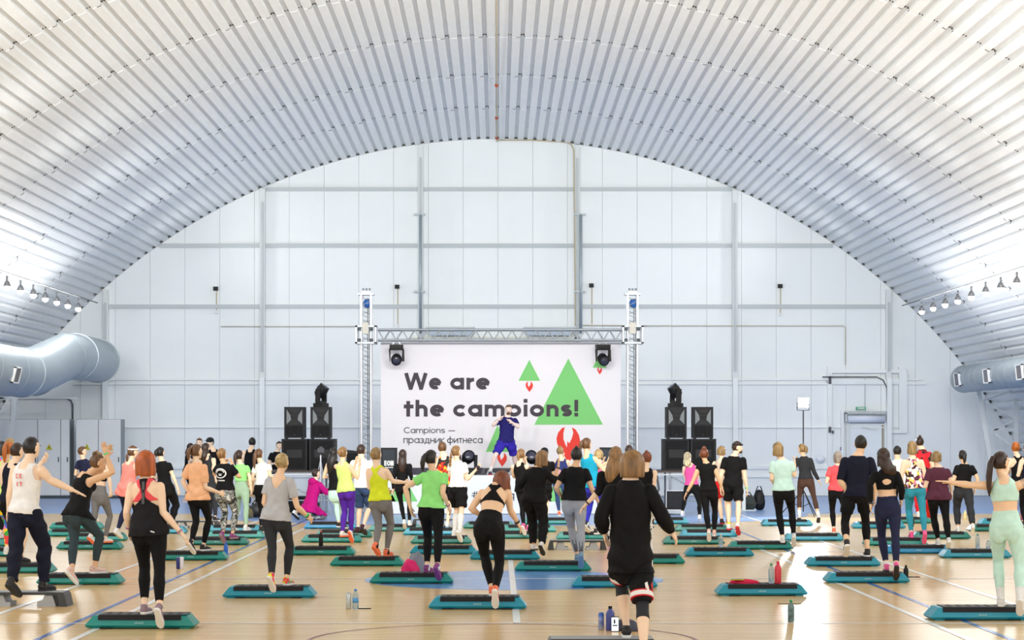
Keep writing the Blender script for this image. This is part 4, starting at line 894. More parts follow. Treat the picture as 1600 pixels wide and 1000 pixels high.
def gm(k):
    if k == 'camo': return pattern('camouflage_leggings', [(40, 44, 44), (96, 100, 98), (170, 172, 168), (60, 64, 62), (216, 216, 212)], 9, 'noise')
    if k == 'geo': return pattern('geometric_print', [(120, 36, 72), (246, 242, 236), (52, 28, 40), (214, 128, 150), (240, 214, 110), (250, 250, 250), (96, 24, 56)], 22)
    if k == 'floral': return pattern('floral_navy', [(36, 48, 110), (36, 48, 110), (40, 54, 120), (222, 160, 176), (36, 48, 110), (60, 150, 130)], 8)
    if k == 'multi': return pattern('rainbow_leggings', [(236, 60, 60), (250, 214, 40), (60, 170, 70), (40, 110, 220), (240, 120, 180)], 14)
    if k == 'flame': return pattern('flame_print', [(30, 28, 30), (30, 28, 30), (30, 28, 30), (214, 40, 30), (246, 196, 40)], 5, 'noise')
    if k == 'neon': return pattern('pink_white_jacket', [(246, 60, 110), (250, 240, 240), (250, 220, 60), (60, 160, 230)], 9)
    if k == 'spot': return pattern('spotted_leggings', [(236, 234, 230), (30, 30, 30), (236, 234, 230), (240, 240, 236)], 34)
    if k == 'redblk': return pattern('red_black_tee', [(30, 24, 30), (220, 28, 44), (220, 28, 44), (40, 20, 30)], 3, 'noise')
    if k == 'camo2': return pattern('grey_camouflage', [(34, 38, 38), (150, 152, 150), (70, 76, 76), (200, 200, 200)], 11, 'noise')
    if k == 'neonshoe': return pattern('neon_shoe', [(250, 60, 110), (240, 240, 60), (80, 230, 120), (250, 120, 60)], 26)
    return fab(*M[k])

class Person: pass
PEOPLE = []
def person(label, head, shx, hipx, lf, rf, la=None, ra=None, yaw=0, hyaw=None, H=None, g=1.0, hair=('short', 'brown'), top=(), bot=(), shoe=('white', 'white'), skin_='b', male=False, lean=0, hy=None, sock=None, extra=None, nod=0, hand='relaxed', z0=0, group=None, base_y=None, shy=None, curl=None):
    """head=(x, y of the crown); lf/rf=(x, y of the sole, height of the sole above the floor, toe-down pitch); la/ra=(elbow x, y, wrist x, y, forward sign)"""
    p = Person(); p.__dict__.update(locals()); PEOPLE.append(p)

def solve(p):
    # depth from the supporting foot
    feet = []
    for f in (p.lf, p.rf):
        x, y, z = f[:3]; pitch = f[3] if len(f) > 3 else 0
        feet.append((x, y, z, pitch, dep(y, z) if p.base_y is None else None))
    if p.base_y is not None:
        d0 = dep(p.base_y, 0); feet = [(f[0], f[1], f[2], f[3], d0+(.0 if f[3] == 0 else -.15)) for f in feet]
    nf = []
    for (x, y, z, pitch, fd) in feet:
        c = [(X_, d0) for (X_, d0) in STEPS.values() if abs((x-CX)*fd/F-X_) < .62 and d0-.45 < fd < d0+.75]
        if c and z > .1 and pitch == 0 and p.z0 == 0:
            d0 = min(c, key=lambda q: abs(fd-q[1]-.14))[1]; fd = min(max(fd, d0+.10), d0+.17); y = CY+(CH-z)*F/fd
        elif c and pitch > 0 and p.z0 == 0:
            d0 = min(c, key=lambda q: abs(fd-q[1]))[1]
            if fd > d0-.12: fd = d0-.13
        nf.append((x, y, z, pitch, fd))
    feet = nf
    sup = sorted(feet, key=lambda f: f[3])[0]
    for q in range(2):
        x, y, z, pitch, fd = feet[q]
        if pitch > 0:
            fd = min(max(fd, sup[4]-.34), sup[4]+.25); c = [d0 for (X_, d0) in STEPS.values() if abs((x-CX)*fd/F-X_) < .6 and d0-.13 < fd < d0+.5]
            if c and sup[2] > .1: fd = min(fd, min(c)-.13)
            feet[q] = (x, y, z, pitch, fd)
    d = sup[4]*.7+.3*np.mean([f[4] for f in feet]); s = F/d; p.d = d; p.s = s
    zs_ = sup[2] if p.base_y is None else CH-(sup[1]-CY)*d/F
    ztop = CH-(p.head[1]-CY)/s
    if p.H is None: p.H = (ztop-zs_)/.985
    H = p.H; k = H/1.7; p.k = k
    yaw = p.yaw*D2R; Fw = Vector((math.sin(yaw), math.cos(yaw), 0)); Rt = Vector((math.cos(yaw), -math.sin(yaw), 0)); Sd = Rt if Rt.x >= 0 else -Rt
    p.Fw, p.Sd = Fw, Sd
    L = .292*H; ln = p.lean*D2R; X = lambda px: (px-CX)/s
    crown = Vector((X(p.head[0]), d, ztop))
    shz = ztop-.182*H*math.cos(ln*.9) if p.shy is None else CH-(p.shy-CY)/s
    S0 = Vector((X(p.shx), d, shz)); dx = X(p.hipx)-S0.x
    hz = S0.z-math.sqrt(max(.01, (L*math.cos(ln))**2-min(dx*dx, (.5*L)**2)))
    if p.hy is not None: hz = CH-(p.hy-CY)/s
    P0 = Vector((X(p.hipx), d, hz))
    S0 += Fw*math.sin(ln)*L
    P0 -= Fw*math.sin(ln)*L*.15
    p.P0, p.S0 = P0, S0
    hd = Fw*(.02*k+math.sin(ln)*.13*k) if p.nod == 0 else Fw*.09*k
    p.headc = Vector((crown.x, S0.y, crown.z))-UP*.112*k+hd
    hya = (p.hyaw if p.hyaw is not None else p.yaw)*D2R; p.HF = Vector((math.sin(hya), math.cos(hya), 0)); p.nodr = p.nod*D2R
    sw = (.170 if p.male else .146)*k*(.7+.3*p.g); hw = .088*k
    p.sh = [S0-Sd*sw-UP*.050*k, S0+Sd*sw-UP*.050*k]; p.hipj = [P0-Sd*hw, P0+Sd*hw]
    # arms
    p.arms = []; a, b = .172*H, .150*H
    for i, sp in enumerate((p.la, p.ra)):
        Sh = p.sh[i]; sg = (-1, 1)[i]
        if sp is None: sp = 'down'
        if sp == 'down': E = Sh+Sd*sg*.07*k-UP*a*.97-Fw*.03; Wr = E+Sd*sg*.02*k-UP*b*.93+Fw*.08*k
        elif sp == 'bent': E = Sh+Sd*sg*.08*k-UP*a*.92-Fw*.04; Wr = E-Sd*sg*.08*k+UP*b*.15+Fw*b*.95
        elif sp == 'clap': E = Sh+Sd*sg*.05*k-UP*a*.75+Fw*a*.6; Wr = S0+Sd*sg*.03+Fw*(.33*k)+UP*.02
        elif sp == 'hips': E = Sh+Sd*sg*.17*k-UP*a*.8-Fw*.05; Wr = E-Sd*sg*.13*k-UP*b*.65+Fw*.08
        else:
            ex, ey, wx, wy = sp[:4]; sg1 = sp[4] if len(sp) > 4 else -.35; sg2 = sp[5] if len(sp) > 5 else .8
            v = Vector((X(ex)-Sh.x, 0, CH-(ey-CY)/s-Sh.z)); l = v.length
            dy = math.sqrt(max(0, a*a-l*l)); v = v*min(1, a*1.12/l) if l > 0 else v; E = Sh+v+Fw*dy*sg1
            v = Vector((X(wx)-E.x, 0, CH-(wy-CY)/s-E.z)); l = v.length; dy = math.sqrt(max(0, b*b-l*l)); v = v*min(1, b*1.15/max(l, .01)); Wr = E+v+Fw*dy*sg2
        p.arms.append((Sh, E, Wr))
    # legs
    p.legs = []; ta, tb = .245*H, .245*H
    for i, f in enumerate(feet):
        x, y, z, pitch, fd = f; pr = pitch*D2R; so = Vector(((x-CX)*fd/F, fd, CH-(y-CY)*fd/F))
        T = Fw*math.cos(pr)-UP*math.sin(pr); U = UP*math.cos(pr)+Fw*math.sin(pr)
        ft = .255*k
        if pitch: A = so-T*ft*.70+U*.085*k
        else: A = so-Fw*.02+UP*.085*k
        Hj = p.hipj[i]; v = A-Hj; D = v.length; mx = (ta+tb)*.998
        if D > mx:
            if pitch == 0:                               # lower the pelvis a little rather than lift the foot
                pass
            A2 = Hj+v*(mx/D); 
            if pitch == 0: 
                dz = A2.z-A.z
                for q in (p.P0, p.hipj[0], p.hipj[1]): q.z -= max(0, dz)
                v = A-Hj; D = min(v.length, mx)
            else: so += A2-A; A = A2; v = A-Hj; D = mx
        D = min(v.length, mx); u = v.normalized(); ca = (ta*ta+D*D-tb*tb)/(2*ta*D); ca = max(-1, min(1, ca)); pole = Fw+p.Sd*(-1, 1)[i]*.15; pole = (pole-u*pole.dot(u)).normalized()
        K = Hj+u*ta*ca+pole*ta*math.sqrt(1-ca*ca)
        p.legs.append((Hj, K, A, T, U, so, pitch))
    p.base = Vector((P0.x, P0.y, 0 if p.z0 == 0 else p.z0))

def raw_body(p):
    k, g = p.k, p.g; b = MB(); Sd, Fw = p.Sd, p.Fw; P0, S0 = p.P0, p.S0; ax = (S0-P0); L = ax.length; A = ax/L
    fm = 0 if p.male else 1
    def ring(w, rx, ry, off=0): return (P0+ax*w+Fw*off*k, (rx*k*g, ry*k*g))
    if p.male: rr = [(-.24, .08, .07, -.01), (-.12, .155, .105, -.015), (.05, .165, .115, -.015), (.25, .15, .105, 0), (.5, .155, .108, 0), (.72, .168, .118, 0), (.88, .160, .112, -.01), (.98, .126, .09, -.015), (1.06, .085, .072, -.01), (1.14, .060, .06, -.005)]
    else: rr = [(-.26, .08, .07, -.01), (-.14, .160, .108, -.02), (.02, .170, .118, -.02), (.2, .142, .10, -.005), (.40, .122, .088, 0), (.6, .136, .098, .005), (.8, .150, .104, .005), (.88, .144, .096, -.005), (.98, .108, .078, -.01), (1.06, .066, .062, -.008), (1.13, .050, .052, -.005)]
    R = [ring(*r) for r in rr]
    b.tube([r[0] for r in R], [r[1] for r in R], 20, True, Sd)
    neck = S0+UP*.02*k; hc = p.headc; HF = p.HF; HS = Vector((HF.y, -HF.x, 0)); 
    n = p.nodr; U2 = (UP*math.cos(n)+HF*math.sin(n)).normalized(); F2 = (HF*math.cos(n)-UP*math.sin(n)).normalized(); p.hax = (HS, F2, U2)
    b.tube([neck-UP*.03*k, hc-U2*.06*k-F2*.02*k, hc], [(.062 if p.male else .052)*k, (.056 if p.male else .047)*k, .045*k], 12)
    b.ell(hc+U2*.018*k-F2*.004*k, (.077*k, .094*k, .098*k), p.hax, 16, 12); b.ell(hc-U2*.045*k+F2*.022*k, (.056*k, .066*k, .066*k), p.hax, 14, 10)
    b.ell(hc-U2*.022*k+F2*.094*k, (.014*k, .018*k, .022*k), p.hax, 8, 6)
    b.ell(hc-U2*.085*k+F2*.068*k, (.022*k, .02*k, .018*k), p.hax, 8, 6)
    for s_ in (-1, 1): b.ell(hc-U2*.01*k+HS*s_*.080*k-F2*.004*k, (.012*k, .022*k, .033*k), p.hax, 8, 6)
    if fm: 
        for s_ in (-1, 1): b.ell(P0+ax*.74+Sd*s_*.066*k*g+Fw*.075*k*g, (.06*k*g,)*3, None, 12, 8)
    gl = .80 if p.male else .96
    for s_ in (-1, 1): b.ell(P0-A*.060*k+Sd*s_*.076*k*g-Fw*.050*k*g*gl, (.090*k*g*gl, .080*k*g*gl, .128*k*g*gl), (Sd, Fw, UP), 14, 10)
    m = 1.16 if p.male else 1.0
    for (Sh, E, W) in p.arms:
        q = .7+.3*g; b.ell(Sh, .051*k*m*q, None, 12, 8)
        b.tube([Sh, Sh.lerp(E, .35), Sh.lerp(E, .8), E, E.lerp(W, .25), E.lerp(W, .75), W, W+(W-E).normalized()*.02], [.050*k*m*q, .049*k*m*q, .039*k*m*q, .037*k*m*q, .041*k*m*q, .029*k*m, .025*k*m, .024*k*m], 12)
    for (Hj, K, An, T, U, so, pi_) in p.legs:
        q = g if g < 1 else .5+.5*g; D = (K-Hj).normalized(); sh_ = (An-K).normalized()
        b.tube([Hj+UP*.03*k, Hj.lerp(K, .12), Hj.lerp(K, .45), Hj.lerp(K, .82), K], [.085*k*q, .091*k*q, .079*k*q, .056*k*q, .053*k*q], 16)
        bk = -p.Fw
        b.tube([K, K.lerp(An, .12)+bk*.006*k, K.lerp(An, .32)+bk*.012*k, K.lerp(An, .6)+bk*.006*k, K.lerp(An, .88), An, An-U*.03*k], [.053*k*q, .051*k*q, .057*k*q, .045*k*q, .033*k, .034*k, .036*k], 14)
        b.tube([An-U*.04*k-T*.04*k, An-U*.04*k+T*.06*k, An-U*.055*k+T*.14*k], [(.032*k, .03*k), (.038*k, .03*k), (.036*k, .018*k)], 10, True, Sd)
    p.skel = [('torso', P0, S0, .13*k*g), ('neck', S0+UP*.04*k, hc-UP*.06*k, .05*k), ('head', hc-U2*.03*k, hc+U2*.03*k, .085*k)]
    for i in (0, 1):
        Sh, E, W = p.arms[i]; p.skel += [('ua', Sh, E, .048*k*m), ('fa', E, W, .034*k*m)]
        Hj, K, An = p.legs[i][:3]; p.skel += [('th', Hj, K, .076*k), ('sk', K, An, .048*k), ('ft', An-p.legs[i][4]*.04*k, An-p.legs[i][4]*.05*k+p.legs[i][3]*.12*k, .035*k)]
    return b

def labels(p, V):
    """nearest limb and the place along it, for every vertex"""
    best = np.full(len(V), 1e9); lab = np.zeros(len(V), int); tt = np.zeros(len(V))
    for i, (nm, a, b_, r) in enumerate(p.skel):
        a_ = np.array(a); d = np.array(b_)-a_; t = ((V-a_)@d)/max(1e-9, d@d); tc = np.clip(t, 0, 1); dist = np.linalg.norm(V-(a_+tc[:, None]*d), axis=1)-r
        if nm == 'torso': 
            q = V-(a_+tc[:, None]*d); u = q@np.array(p.Sd); v = q@np.array(p.Fw); w_ = q-np.outer(u, np.array(p.Sd))-np.outer(v, np.array(p.Fw))
            dist = np.sqrt((u/1.22)**2+(v*1.05)**2+(w_**2).sum(1))-r*.98
        m = dist < best; best[m] = dist[m]; lab[m] = i; tt[m] = t[m]
    names = np.array([s_[0] for s_ in p.skel])[lab]; p.side = np.where(lab > 2, (lab-3)//4 if len(p.skel) == 11 else (lab-3)//5, -1)
    ax = p.S0-p.P0; L = ax.length; w = (V-np.array(p.P0))@np.array(ax/L)/L
    u = (V-np.array(p.P0))@np.array(p.Sd); u0 = w*L*(ax/L).dot(p.Sd); uu = (u-u0)/(.165*p.k*p.g); vv = ((V-np.array(p.P0))@np.array(p.Fw)-w*L*(ax/L).dot(p.Fw))
    return names, tt, w, uu, vv

def garment_mask(kind, a, nm, t, w, u, v):
    """which vertices a garment covers. kind: its cut; a: its hem"""
    au = np.abs(u); tor = (nm == 'torso') | (nm == 'neck'); back = v < .0
    low = (nm == 'torso') | (nm == 'th')
    if kind == 'pants': return (((nm == 'torso') & (w < a[0])) | (nm == 'th') | ((nm == 'sk') & (t < a[1])))
    if kind == 'shorts': return (((nm == 'torso') & (w < a[0])) | ((nm == 'th') & (t < a[1])))
    if kind == 'sock': return (nm == 'sk') & (t > a[0]) | (nm == 'ft') & (t < .1)
    if kind == 'knee': return ((nm == 'th') & (t > .75)) | ((nm == 'sk') & (t < a[0]))
    base = (w > a[0]) & (tor | (nm == 'ua') & (t < .05) | (nm == 'th'))
    up = w < 1.07
    if kind == 'tee': return (w > a[0]) & ((tor | (nm == 'th')) & (w < 1.06)) | ((nm == 'ua') & (t < a[1]))
    if kind == 'long': return (w > a[0]) & ((tor | (nm == 'th')) & (w < 1.08)) | (nm == 'ua') | ((nm == 'fa') & (t < a[1]))
    if kind == 'tank':
        hw = np.where(w < .72, 9, .86-.25*(w-.72)/.3); neck = (w > .93) & (au < .30); return (w > a[0]) & (tor | (nm == 'th') | (nm == 'ua') & (w < .78) & (t < .3) & (au < 1.05)) & up & (au < hw) & ~neck
    if kind == 'racer':
        f = np.clip((w-.60)/.22, 0, 1); hw = np.where(w < .60, 9, np.where(w < .84, .95-(.95-.20)*f**.7, .20+.32*(w-.84)/.2)); hf = np.where(w < .72, 9, .62)
        ok = np.where(back, au < hw, au < hf); return (w > a[0]) & (tor | (nm == 'th')) & up & ok & ~((w > 1.0) & (au < .2))
    if kind == 'racerlow':
        f = np.clip((w-.46)/.22, 0, 1); hw = np.where(w < .46, 9, np.where(w < .70, .95-.86*f**.7, .09+.12*(w-.7)/.3)); hf = np.where(w < .70, 9, .5)
        ok = np.where(back, au < hw, au < hf); return (w > a[0]) & (tor | (nm == 'th')) & up & ok
    if kind == 'hole':                                  # long sleeved crop top with an opening in the back
        o = (((au/.36)**2+((w-.72)/.075)**2) < 1) & back
        return ((w > a[0]) & tor & (w < 1.06) | (nm == 'ua') | ((nm == 'fa') & (t < a[1]))) & ~o
    if kind == 'scoop': return ((w > a[0]) & ((tor | (nm == 'th')) & (w < 1.06)) | ((nm == 'ua') & (t < a[1]))) & ~((w > .74) & (au < .10+.55*(w-.74)/.3) & (v < .03))
    return np.zeros(len(w), bool)

def garment(p, name, G, m, parent, off=.006, flare=0., side=None):
    """a cloth shell cut out of the body's own surface, pushed outwards and hemmed"""
    V, N, Fc, nm, t, w, u, v = p.geo; mask = garment_mask(G[0], G[1], nm, t, w, u, v)
    if side is not None: mask = mask & (p.side == side)
    keep = mask[Fc].sum(1) >= 3; fc = Fc[keep]
    if len(fc) < 8: return None
    used = np.unique(fc); idx = np.full(len(V), -1); idx[used] = np.arange(len(used)); fc = idx[fc]
    vs = V[used].copy(); ns = N[used].copy(); nl = len(used)
    e = np.concatenate([fc[:, [0, 1]], fc[:, [1, 2]], fc[:, [2, 3]], fc[:, [3, 0]]]); es = np.sort(e, 1); key = es[:, 0]*nl+es[:, 1]; uq, inv, cnt = np.unique(key, return_inverse=True, return_counts=True)
    bd = e[cnt[inv] == 1]
    tmp = vs.copy()
    for _ in range(4):
        acc = np.zeros_like(tmp); c = np.zeros(nl); np.add.at(acc, bd[:, 0], tmp[bd[:, 1]]); np.add.at(acc, bd[:, 1], tmp[bd[:, 0]]); np.add.at(c, bd[:, 0], 1); np.add.at(c, bd[:, 1], 1)
        q = c > 0; tmp[q] = .4*tmp[q]+.6*acc[q]/c[q][:, None]
    inner = tmp.copy(); ww = w[used]; nn = nm[used]; tt = t[used]
    o = np.full(nl, off)
    if flare:
        tor = (nn == 'torso'); o[tor] += flare*np.clip(.9-ww[tor], 0, 1)*(.15 if G[0] in ('shorts', 'pants') else 1); ar = nn == 'ua'; o[ar] += flare*(.4 if G[0] == 'long' else .7)*np.clip(tt[ar]-.1, 0, 1); th = nn == 'th'; o[th] += flare*np.clip(tt[th]+.4, 0, 1); sk_ = nn == 'sk'; o[sk_] += flare*.9; fa = nn == 'fa'; o[fa] += flare*.35*np.clip(1-tt[fa], 0, 1)
        # soft folds
        o += flare*.28*np.sin(vs[:, 2]*38+np.sin(vs[:, 0]*23)*2+p.head[0])*np.clip(1-ww, 0, 1)
    hz = ns.copy()
    if flare:
        q_ = (nn == 'torso') & (ww < .85) | (nn == 'th'); hz[q_, 2] *= .35; hz /= np.maximum(np.linalg.norm(hz, axis=1), 1e-6)[:, None]
    out = tmp+hz*o[:, None]
    bv = np.unique(bd); bi = np.full(nl, -1); bi[bv] = nl+np.arange(len(bv)); allv = np.vstack([out, inner[bv]-ns[bv]*.004])
    q4 = np.stack([bd[:, 1], bd[:, 0], bi[bd[:, 0]], bi[bd[:, 1]]], 1); allf = np.vstack([fc, q4])
    return make(name, allv-np.array(p.base), allf, m, parent)
def make(name, V, Fq, m, parent, smooth=True):
    me = bpy.data.meshes.new(name); nf = len(Fq); me.vertices.add(len(V)); me.vertices.foreach_set('co', np.asarray(V, dtype=np.float32).ravel())
    me.loops.add(nf*4); me.loops.foreach_set('vertex_index', np.asarray(Fq, dtype=np.int32).ravel()); me.polygons.add(nf); me.polygons.foreach_set('loop_start', np.arange(0, nf*4, 4, dtype=np.int32))
    me.materials.append(m); me.polygons.foreach_set('use_smooth', [smooth]*nf); me.update(calc_edges=True); me.validate()
    return link(bpy.data.objects.new(name, me), parent)

def hand_mb(p, i, b):
    """palm, four unequal fingers with two bends each and a thumb leaving the palm's side"""
    Sh, E, W = p.arms[i]; k = p.k*(1.08 if p.male else 1.0); D = (W-E).normalized(); sg = (-1, 1)[i]
    inn = -p.Sd*sg; n = (inn-D*inn.dot(D)); n = n.normalized() if n.length > .2 else p.Fw.copy()    # palm faces the body
    mode = p.hand if isinstance(p.hand, str) else p.hand[i]
    if mode == 'flat': n = -UP.copy(); n = (n-D*n.dot(D)).normalized()
    if mode == 'up': D = (D*.6+UP*.4).normalized(); n = (inn-D*inn.dot(D)).normalized()
    sd = D.cross(n).normalized(); th = p.Fw if mode != 'flat' else p.Fw
    if sd.dot(th) < 0: sd = -sd                                                                        # thumb side points forward
    curl = {'relaxed': .35, 'flat': .06, 'up': .12, 'fist': 1.25, 'vee': .1}.get(mode, .35)
    c0 = W-D*.015*k; b.tube([c0, c0+D*.03*k, c0+D*.065*k, c0+D*.10*k], [(.024*k, .019*k), (.034*k, .017*k), (.041*k, .015*k), (.038*k, .012*k)], 10, True, sd)
    for j, (off, ln, r) in enumerate(((.029, .073, .0095), (.010, .082, .0098), (-.010, .076, .0093), (-.029, .060, .0083))):
        q = c0+D*.092*k+sd*off*k; d = (D+sd*off*3.2).normalized(); pts = [q, ]; cc = curl if not (mode == 'vee' and j > 1) else 1.5; a_ = 0
        for seg in (.42, .32, .26):
            a_ += cc*.75; dd = (d*math.cos(a_)+n*math.sin(a_)).normalized(); q = q+dd*ln*seg*k; pts.append(q)
        b.tube(pts, [r*k, r*k, r*.92*k, r*.68*k], 6)
    q = c0+D*.03*k+sd*.028*k; d = (D*.75+sd*.62+n*.22).normalized(); q2 = q+d*.04*k; q3 = q2+(D*.9+sd*.25+n*.3).normalized()*.032*k; b.tube([q-d*.012*k, q, q2, q3], [.012*k, .0135*k, .011*k, .008*k], 7)

def shoe_parts(p, leg, root, up_m, sole_m):
    Hj, K, A, T, U, so, pitch = leg; k = p.k*(1.08 if p.male else .98); base = p.base; Sd = p.Sd
    o = A-U*.085*k-base; P_ = lambda t, h: o+T*t*k+U*h*k
    b = MB(); pts = [P_(-.068, .045), P_(-.055, .05), P_(0, .05), (P_(.06, .046)), P_(.12, .038), P_(.17, .032), P_(.195, .028)]
    b.tube(pts, [(.02*k, .02*k), (.034*k, .042*k), (.037*k, .044*k), (.040*k, .036*k), (.043*k, .028*k), (.036*k, .022*k), (.016*k, .012*k)], 14, True, Sd)
    b.tube([P_(-.028, .06), P_(-.022, .105)], [(.036*k, .042*k), (.038*k, .044*k)], 12, True, Sd)
    s_ = b.build('shoe', up_m, root, True)
    b = MB(); ol = [(-.078, .0), (-.07, .026), (-.04, .036), (0, .034), (.05, .036), (.10, .044), (.15, .042), (.19, .028), (.207, .0)]
    r = [(t, w) for t, w in ol]+[(t, -w) for t, w in ol[-2:0:-1]]; vs = []
    for h, sc in ((0, .93), (.012, 1.0), (.028, .98)):
        for t, w in r: vs.append(P_(.06+(t-.06)*sc, h)+Sd*w*k*sc)
    n = len(r); b.add(vs, [tuple(range(n)), tuple(2*n+i for i in range(n))[::-1]]+[(j*n+(i+1) % n, j*n+i, (j+1)*n+i, (j+1)*n+(i+1) % n) for j in (0, 1) for i in range(n)])
    b.build('sole', sole_m, s_, False)

def hair_parts(p, root):
    st, col = p.hair[0], p.hair[1]; m = hairm(col); k = p.k; HS, HF, U = p.hax; c = p.headc-p.base; big = p.hair[2] if len(p.hair) > 2 else 1.0
    if st == 'bald': return
    b = MB(); n, mm = 26, 18; vs = []; rs_ = np.random.RandomState(int(p.head[0]))
    if st not in ('bob', 'bobs', 'curly'): big = 1.0
    low = {'short': .84, 'bob': .75, 'long': .8, 'curly': .78, 'bobs': .66}.get(st, .80); thick = {'short': 1.05, 'bob': 1.16, 'curly': 1.2, 'long': 1.12, 'bobs': 1.12}.get(st, 1.07)*(.5+.5*big)
    rx, ry, rz = .080*k*thick, .098*k*(.4+.6*thick), .103*k*(.55+.45*thick); cc = c+U*.017*k-HF*.008*k
    for j in range(mm+1):
        th = math.pi*j/mm
        for i in range(n):
            a = 2*math.pi*i/n; dx, dy, dz = math.sin(th)*math.sin(a), math.sin(th)*math.cos(a), math.cos(th)
            f = 1+.02*math.sin(a*9+th*3)+.012*rs_.randn(); 
            if st == 'curly': f += .04*rs_.randn()
            front = max(0, dy)
            lim = .30-.10*0 if dy > .35 else -low
            if dy > .12+.5*max(0, dz) and dz < .48: f *= .80                      # leaves the face free
            elif dz < -low: f *= .80
            x, y, z = dx*rx*f, dy*ry*f, dz*rz*f
            if st in ('bob', 'bobs', 'long', 'curly') and dz < -.05 and dy <= .2:
                drop = {'bob': .095, 'bobs': .075, 'long': .10, 'curly': .03}[st]
                z = -(.05+drop*min(1, -dz*1.6))*k*1.0; q = {'bob': 1.0, 'bobs': 1.0, 'long': .95, 'curly': 1.02}[st]*(1-.22*(-dz)**3); x = dx/max(.3, math.sin(th))*rx*q*min(1, math.sin(th)*1.9+.0); y = min(0.02*k, dy/max(.3, math.sin(th))*ry*q*min(1, math.sin(th)*1.9))
            vs.append(cc+HS*x+HF*y+U*z)
    fs = [(j*n+i, j*n+(i+1) % n, (j+1)*n+(i+1) % n, (j+1)*n+i) for j in range(mm) for i in range(n)]
    dz_ = UP*(-(thick-1.14)*.03*k) if thick > 1.14 else UP*0
    b.add([q+dz_ for q in vs], fs); h = b.build('hair', m, root, True)
    tie = fab('hair_tie', (60, 40, 50))
    def tail(start, pts, rad, name='ponytail', nn=10):
        b = MB(); P_ = [start+HS*x*k+HF*y*k+UP*z*k for x, y, z in pts]; b.tube(P_, [(r*k*1.15, r*k*.8) for r in rad], nn, True, HS); o = b.build(name, m, h, True)
        if name in ('ponytail', 'braid'): MB().ell(P_[0]+(P_[1]-P_[0])*.25, .024*k, None, 10, 6).build('hair_tie', tie, h, True)
    side = p.hair[3] if len(p.hair) > 3 else 0.0
    L = p.hair[2] if len(p.hair) > 2 else 1.0
    if st == 'pony': s0 = c+U*.055*k-HF*.085*k; tail(s0, [(0, .01, .0), (side*.2, -.035, .005), (side*.5, -.06, -.05*L), (side*.9, -.065, -.15*L), (side, -.06, -.25*L), (side, -.055, -.31*L)], [.018, .026, .034, .034, .024, .006])
    if st == 'lowpony': s0 = c-U*.03*k-HF*.09*k; tail(s0, [(0, .01, .0), (side*.2, -.03, -.02), (side*.5, -.03, -.08*L), (side*.8, -.025, -.15*L), (side, -.02, -.22*L)], [.016, .028, .032, .026, .006])
    if st == 'braid': s0 = c-U*.0*k-HF*.09*k; tail(s0, [(0, 0, 0)]+[(side*q/8+.0, -.04+.004*(q % 2), -.045*q*L) for q in range(1, 9)], [.02]+[.026 if q % 2 else .018 for q in range(1, 8)]+[.008], 'braid')
    if st == 'bun': b = MB(); b.ell(c+U*.125*k-HF*.045*k, (.036*k*L, .036*k*L, .034*k*L), p.hax, 12, 8); b.ell(c+U*.112*k-HF*.05*k, (.042*k*L, .034*k*L, .018*k), p.hax, 12, 6); b.build('hair_bun', m, h, True)
    if st == 'lowbun': b = MB(); b.ell(c+U*.02*k-HF*.118*k, (.045*k*L, .034*k*L, .045*k*L), p.hax, 12, 8); b.ell(c-U*.02*k-HF*.10*k, (.03*k, .03*k, .03*k), p.hax, 12, 6); b.build('hair_bun', m, h, True)
    if st == 'long': s0 = c-U*.02*k-HF*.065*k; tail(s0, [(0, .02, .03), (0, -.015, -.06), (side*.4, -.035, -.15), (side*.8, -.04, -.24*L), (side, -.035, -.33*L), (side, -.03, -.38*L)], [.06, .08, .082, .075, .05, .02], 'hair_length', 14)

def wrist_band(p, i, root, m, f=.93):
    Sh, E, W = p.arms[i]; q = E.lerp(W, f)-p.base; D = (W-E).normalized(); MB().tube([q-D*.008, q+D*.010], .034*p.k, 14).build('wrist_band', m, root)

